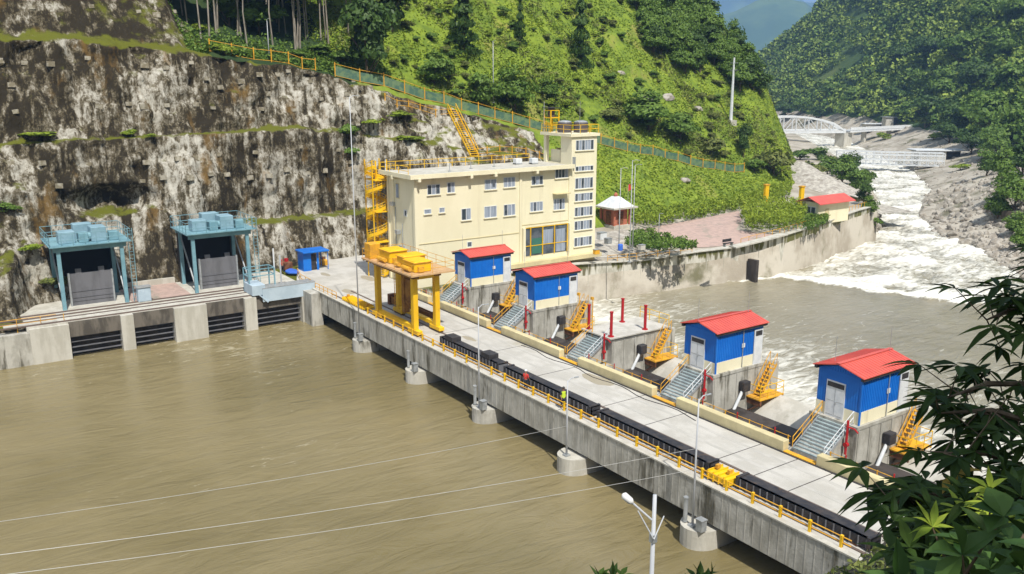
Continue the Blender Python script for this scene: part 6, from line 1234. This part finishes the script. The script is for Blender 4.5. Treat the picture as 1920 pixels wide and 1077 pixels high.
# ================================================================== FOREGROUND FOLIAGE
def leaf_geo(mb_v, mb_f, base, d, n, ln, wd, droop):
    """one lance shaped leaf with folded midrib"""
    side = d.cross(n).normalized(); k = 5; b0 = len(mb_v)
    prof = [0.02, .62, 1., .78, .4, .02]
    for i in range(k+1):
        t = i/k; c = base+d*(ln*t)+Vector((0, 0, -droop*ln*t*t)); w = wd*prof[i]*.5
        mb_v += [c-side*w+n*w*.35, c, c+side*w+n*w*.35]
    for i in range(k):
        a = b0+i*3; mb_f += [(a, a+1, a+4, a+3), (a+1, a+2, a+5, a+4)]
def foliage(name, centers, per, ln, wd, m_, parent, palmate=True, droop=.25, seed=0):
    rg = random.Random(seed); v = []; f = []
    for c, ax in centers:
        c = Vector(c); ax = Vector(ax).normalized(); L0 = ln*rg.uniform(.7, 1.2)
        for k in range(per):
            a = (k/(per-1)-.5)*3.9+rg.uniform(-.15, .15); up = Vector((rg.uniform(-.3, .3), rg.uniform(-.3, .3), 1)).normalized(); s_ = ax.cross(up).normalized(); d = (ax*math.cos(a)+s_*math.sin(a)+Vector((0, 0, rg.uniform(-.35, .2)))).normalized()
            leaf_geo(v, f, c, d, (up-d*up.dot(d)).normalized(), L0*(1-.28*abs(a)/2)*rg.uniform(.85, 1.1), wd*rg.uniform(.8, 1.2), droop*rg.uniform(.4, 1.5))
    me = bpy.data.meshes.new(name); me.from_pydata([tuple(q-WL[parent.name]) for q in v], [], f); me.materials.append(M[m_]); 
    at = me.attributes.new('tint', 'FLOAT', 'FACE'); tv = np.repeat(RNG.random(len(f)//10+1), 10)[:len(f)]; at.data.foreach_set('value', tv.astype(np.float32))
    o = bpy.data.objects.new(name, me); col0.objects.link(o); o.parent = parent; return o
tb = Vector((-.2, 10.5, 0)); tb.z = ground(tb.x, tb.y).z
tr_ = empty('near_tree', tb, 'dark leafy tree leaning in from the right edge of the picture', 'tree')
LIMB = {  # pixel paths of limbs with depth
 'a': [(2080, 700, 9.5), (1960, 560, 9.5), (1900, 580, 9.4), (1850, 600, 9.3)], 'b': [(2080, 700, 9.5), (1950, 720, 9.2), (1850, 720, 9.), (1780, 745, 8.8)],
 'c': [(2080, 900, 9), (1960, 800, 8.8), (1860, 770, 8.6), (1760, 775, 8.5)], 'd': [(2080, 980, 8.5), (1960, 900, 8.4), (1850, 850, 8.2), (1770, 850, 8.1)], 'e': [(2080, 1050, 8), (1900, 980, 8), (1790, 930, 7.9), (1700, 930, 7.8), (1670, 955, 7.7)], 'f': [(2080, 620, 9.8), (1990, 480, 9.8), (1930, 500, 9.7)]}
root = PT(2080, 1150, 9); trunk = MB().tube([tb+Vector((0, 0, -.5)), root, PT(2080, 900, 9.1), PT(2090, 650, 9.6), PT(2080, 420, 10), PT(2000, 100, 10.5)], [.2, .16, .14, .11, .08, .04], 8); limbs = MB(); cen = []
rgl = random.Random(5)
for k_, pl in LIMB.items():
    w = [PT(*p) for p in pl]; limbs.tube(w, [.05]+[.03]*(len(w)-2)+[.008], 6)
    for a, b_ in zip(w[:-1], w[1:]):
        for t in np.linspace(0, 1, 5):
            c = a.lerp(b_, t); 
            for _ in range(2):
                off = Vector((rgl.gauss(0, .17), rgl.gauss(0, .2), rgl.gauss(0, .17))); cc = c+off; cen.append((cc, (-_r*.9+off*1.4+Vector((0, 0, -.15))))); limbs.tube([c, cc], [.008, .004], 4)
trunk.build('trunk', 'bark', tr_); limbs.build('branch', 'bark', tr_)
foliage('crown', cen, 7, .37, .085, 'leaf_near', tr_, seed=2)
g = []
for px, py, dp in ((1812, 885, 7.9), (1822, 905, 7.9), (1790, 900, 7.9)): g.append((PT(px, py, dp), Vector((-1, .3, -.2))))
foliage('yellow_leaf', g, 3, .26, .12, 'leaf_gold', tr_, seed=8)
# unseen canopy added above and behind the viewer's right to shade this corner
sh = make_tree('broadleaf_tree', 'leaf_dark', 26000, (5.2, 6.0, 3.4), 4.5, .17, 77, blobs=40); sh.location = (6.2, 7.5, ground(6.2, 7.5).z); tag(sh, 'unseen large tree added right of the viewer to shade the near leaves', 'tree')
# low bank bushes, lower right
bb = []; rgb = random.Random(9)
def bank_bush(name, pxs, lab, n, ln, wd, per, mm='leaf_near', seed=3, dr=.3):
    rg = random.Random(seed); ce = []; g0 = None
    for _ in range(n):
        px, py, dp = pxs[rg.randrange(len(pxs))]; px += rg.gauss(0, 34); py += rg.gauss(0, 24); dp += rg.uniform(-.8, .8); p = PT(px, py, dp); ce.append((p, Vector((rg.uniform(-1, .2), rg.uniform(-.5, .5), rg.uniform(-.1, .9)))))
    g0 = ground(ce[0][0].x, ce[0][0].y); r_ = empty(name, g0, lab, 'bush'); st_ = MB()
    for c, _ in ce[::4]: b0 = g0+Vector((rg.gauss(0, .15), rg.gauss(0, .15), 0)); st_.tube([b0, b0.lerp(c, .6)+Vector((0, 0, .1)), c], [.02, .012, .005], 5)
    st_.build('stem', 'bark', r_); foliage('crown', ce, per, ln, wd, mm, r_, seed=seed, droop=dr)
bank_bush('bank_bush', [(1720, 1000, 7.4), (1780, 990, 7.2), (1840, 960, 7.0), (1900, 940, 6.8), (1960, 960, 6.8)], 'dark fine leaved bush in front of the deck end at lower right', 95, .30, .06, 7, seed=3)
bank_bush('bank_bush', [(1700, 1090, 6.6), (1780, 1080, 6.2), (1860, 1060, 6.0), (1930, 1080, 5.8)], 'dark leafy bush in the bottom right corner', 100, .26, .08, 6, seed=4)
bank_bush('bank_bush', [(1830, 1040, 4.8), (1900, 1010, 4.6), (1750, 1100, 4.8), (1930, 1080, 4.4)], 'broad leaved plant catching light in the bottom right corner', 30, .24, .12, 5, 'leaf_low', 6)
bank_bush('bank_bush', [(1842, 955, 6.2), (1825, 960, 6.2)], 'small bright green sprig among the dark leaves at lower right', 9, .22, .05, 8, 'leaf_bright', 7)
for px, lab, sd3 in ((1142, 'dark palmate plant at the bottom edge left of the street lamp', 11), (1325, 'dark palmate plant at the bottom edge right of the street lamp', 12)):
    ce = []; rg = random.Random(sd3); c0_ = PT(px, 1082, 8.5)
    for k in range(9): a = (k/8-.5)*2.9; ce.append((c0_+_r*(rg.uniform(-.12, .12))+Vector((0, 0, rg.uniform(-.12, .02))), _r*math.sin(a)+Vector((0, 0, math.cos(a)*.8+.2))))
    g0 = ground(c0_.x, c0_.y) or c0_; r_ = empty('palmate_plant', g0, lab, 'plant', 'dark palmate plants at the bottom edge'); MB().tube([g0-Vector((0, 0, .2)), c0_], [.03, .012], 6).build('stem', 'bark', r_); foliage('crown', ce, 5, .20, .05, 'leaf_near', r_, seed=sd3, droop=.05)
# dark herbs on the near bank slope
N = 9000; P_ = []
while len(P_) < N:
    x, y = random.uniform(-27, -2), random.uniform(14, 58); g0 = ground(x, y, (BR,))
    if g0 and g0.z > -1 and g0.x > -25: P_.append((g0.x, g0.y, g0.z+random.random()*.3))
o = quads('bank_herbs', np.array(P_), .10+.16*RNG.random(len(P_)), 'leaf_olive', None, updir=.9, aspect=.5); tag(o, 'low herbs and grass on the near bank slope', kind='stuff')
# ================================================================== HAZE
hz = MB().box(-12500, 4600, -420, 13000, -17.2, 2400).build('haze', 'dark', None, kind='stuff', label='thin blue valley haze')
hm = bpy.data.materials.new('haze_air'); hm.use_nodes = True; t = hm.node_tree; t.nodes.remove(t.nodes['Principled BSDF']); pv = t.nodes.new('ShaderNodeVolumePrincipled'); pv.inputs['Color'].default_value = (.33, .58, 1, 1); pv.inputs['Density'].default_value = .00017; pv.inputs['Anisotropy'].default_value = -.25
t.links.new(pv.outputs[0], t.nodes['Material Output'].inputs['Volume']); hz.data.materials.clear(); hz.data.materials.append(hm)
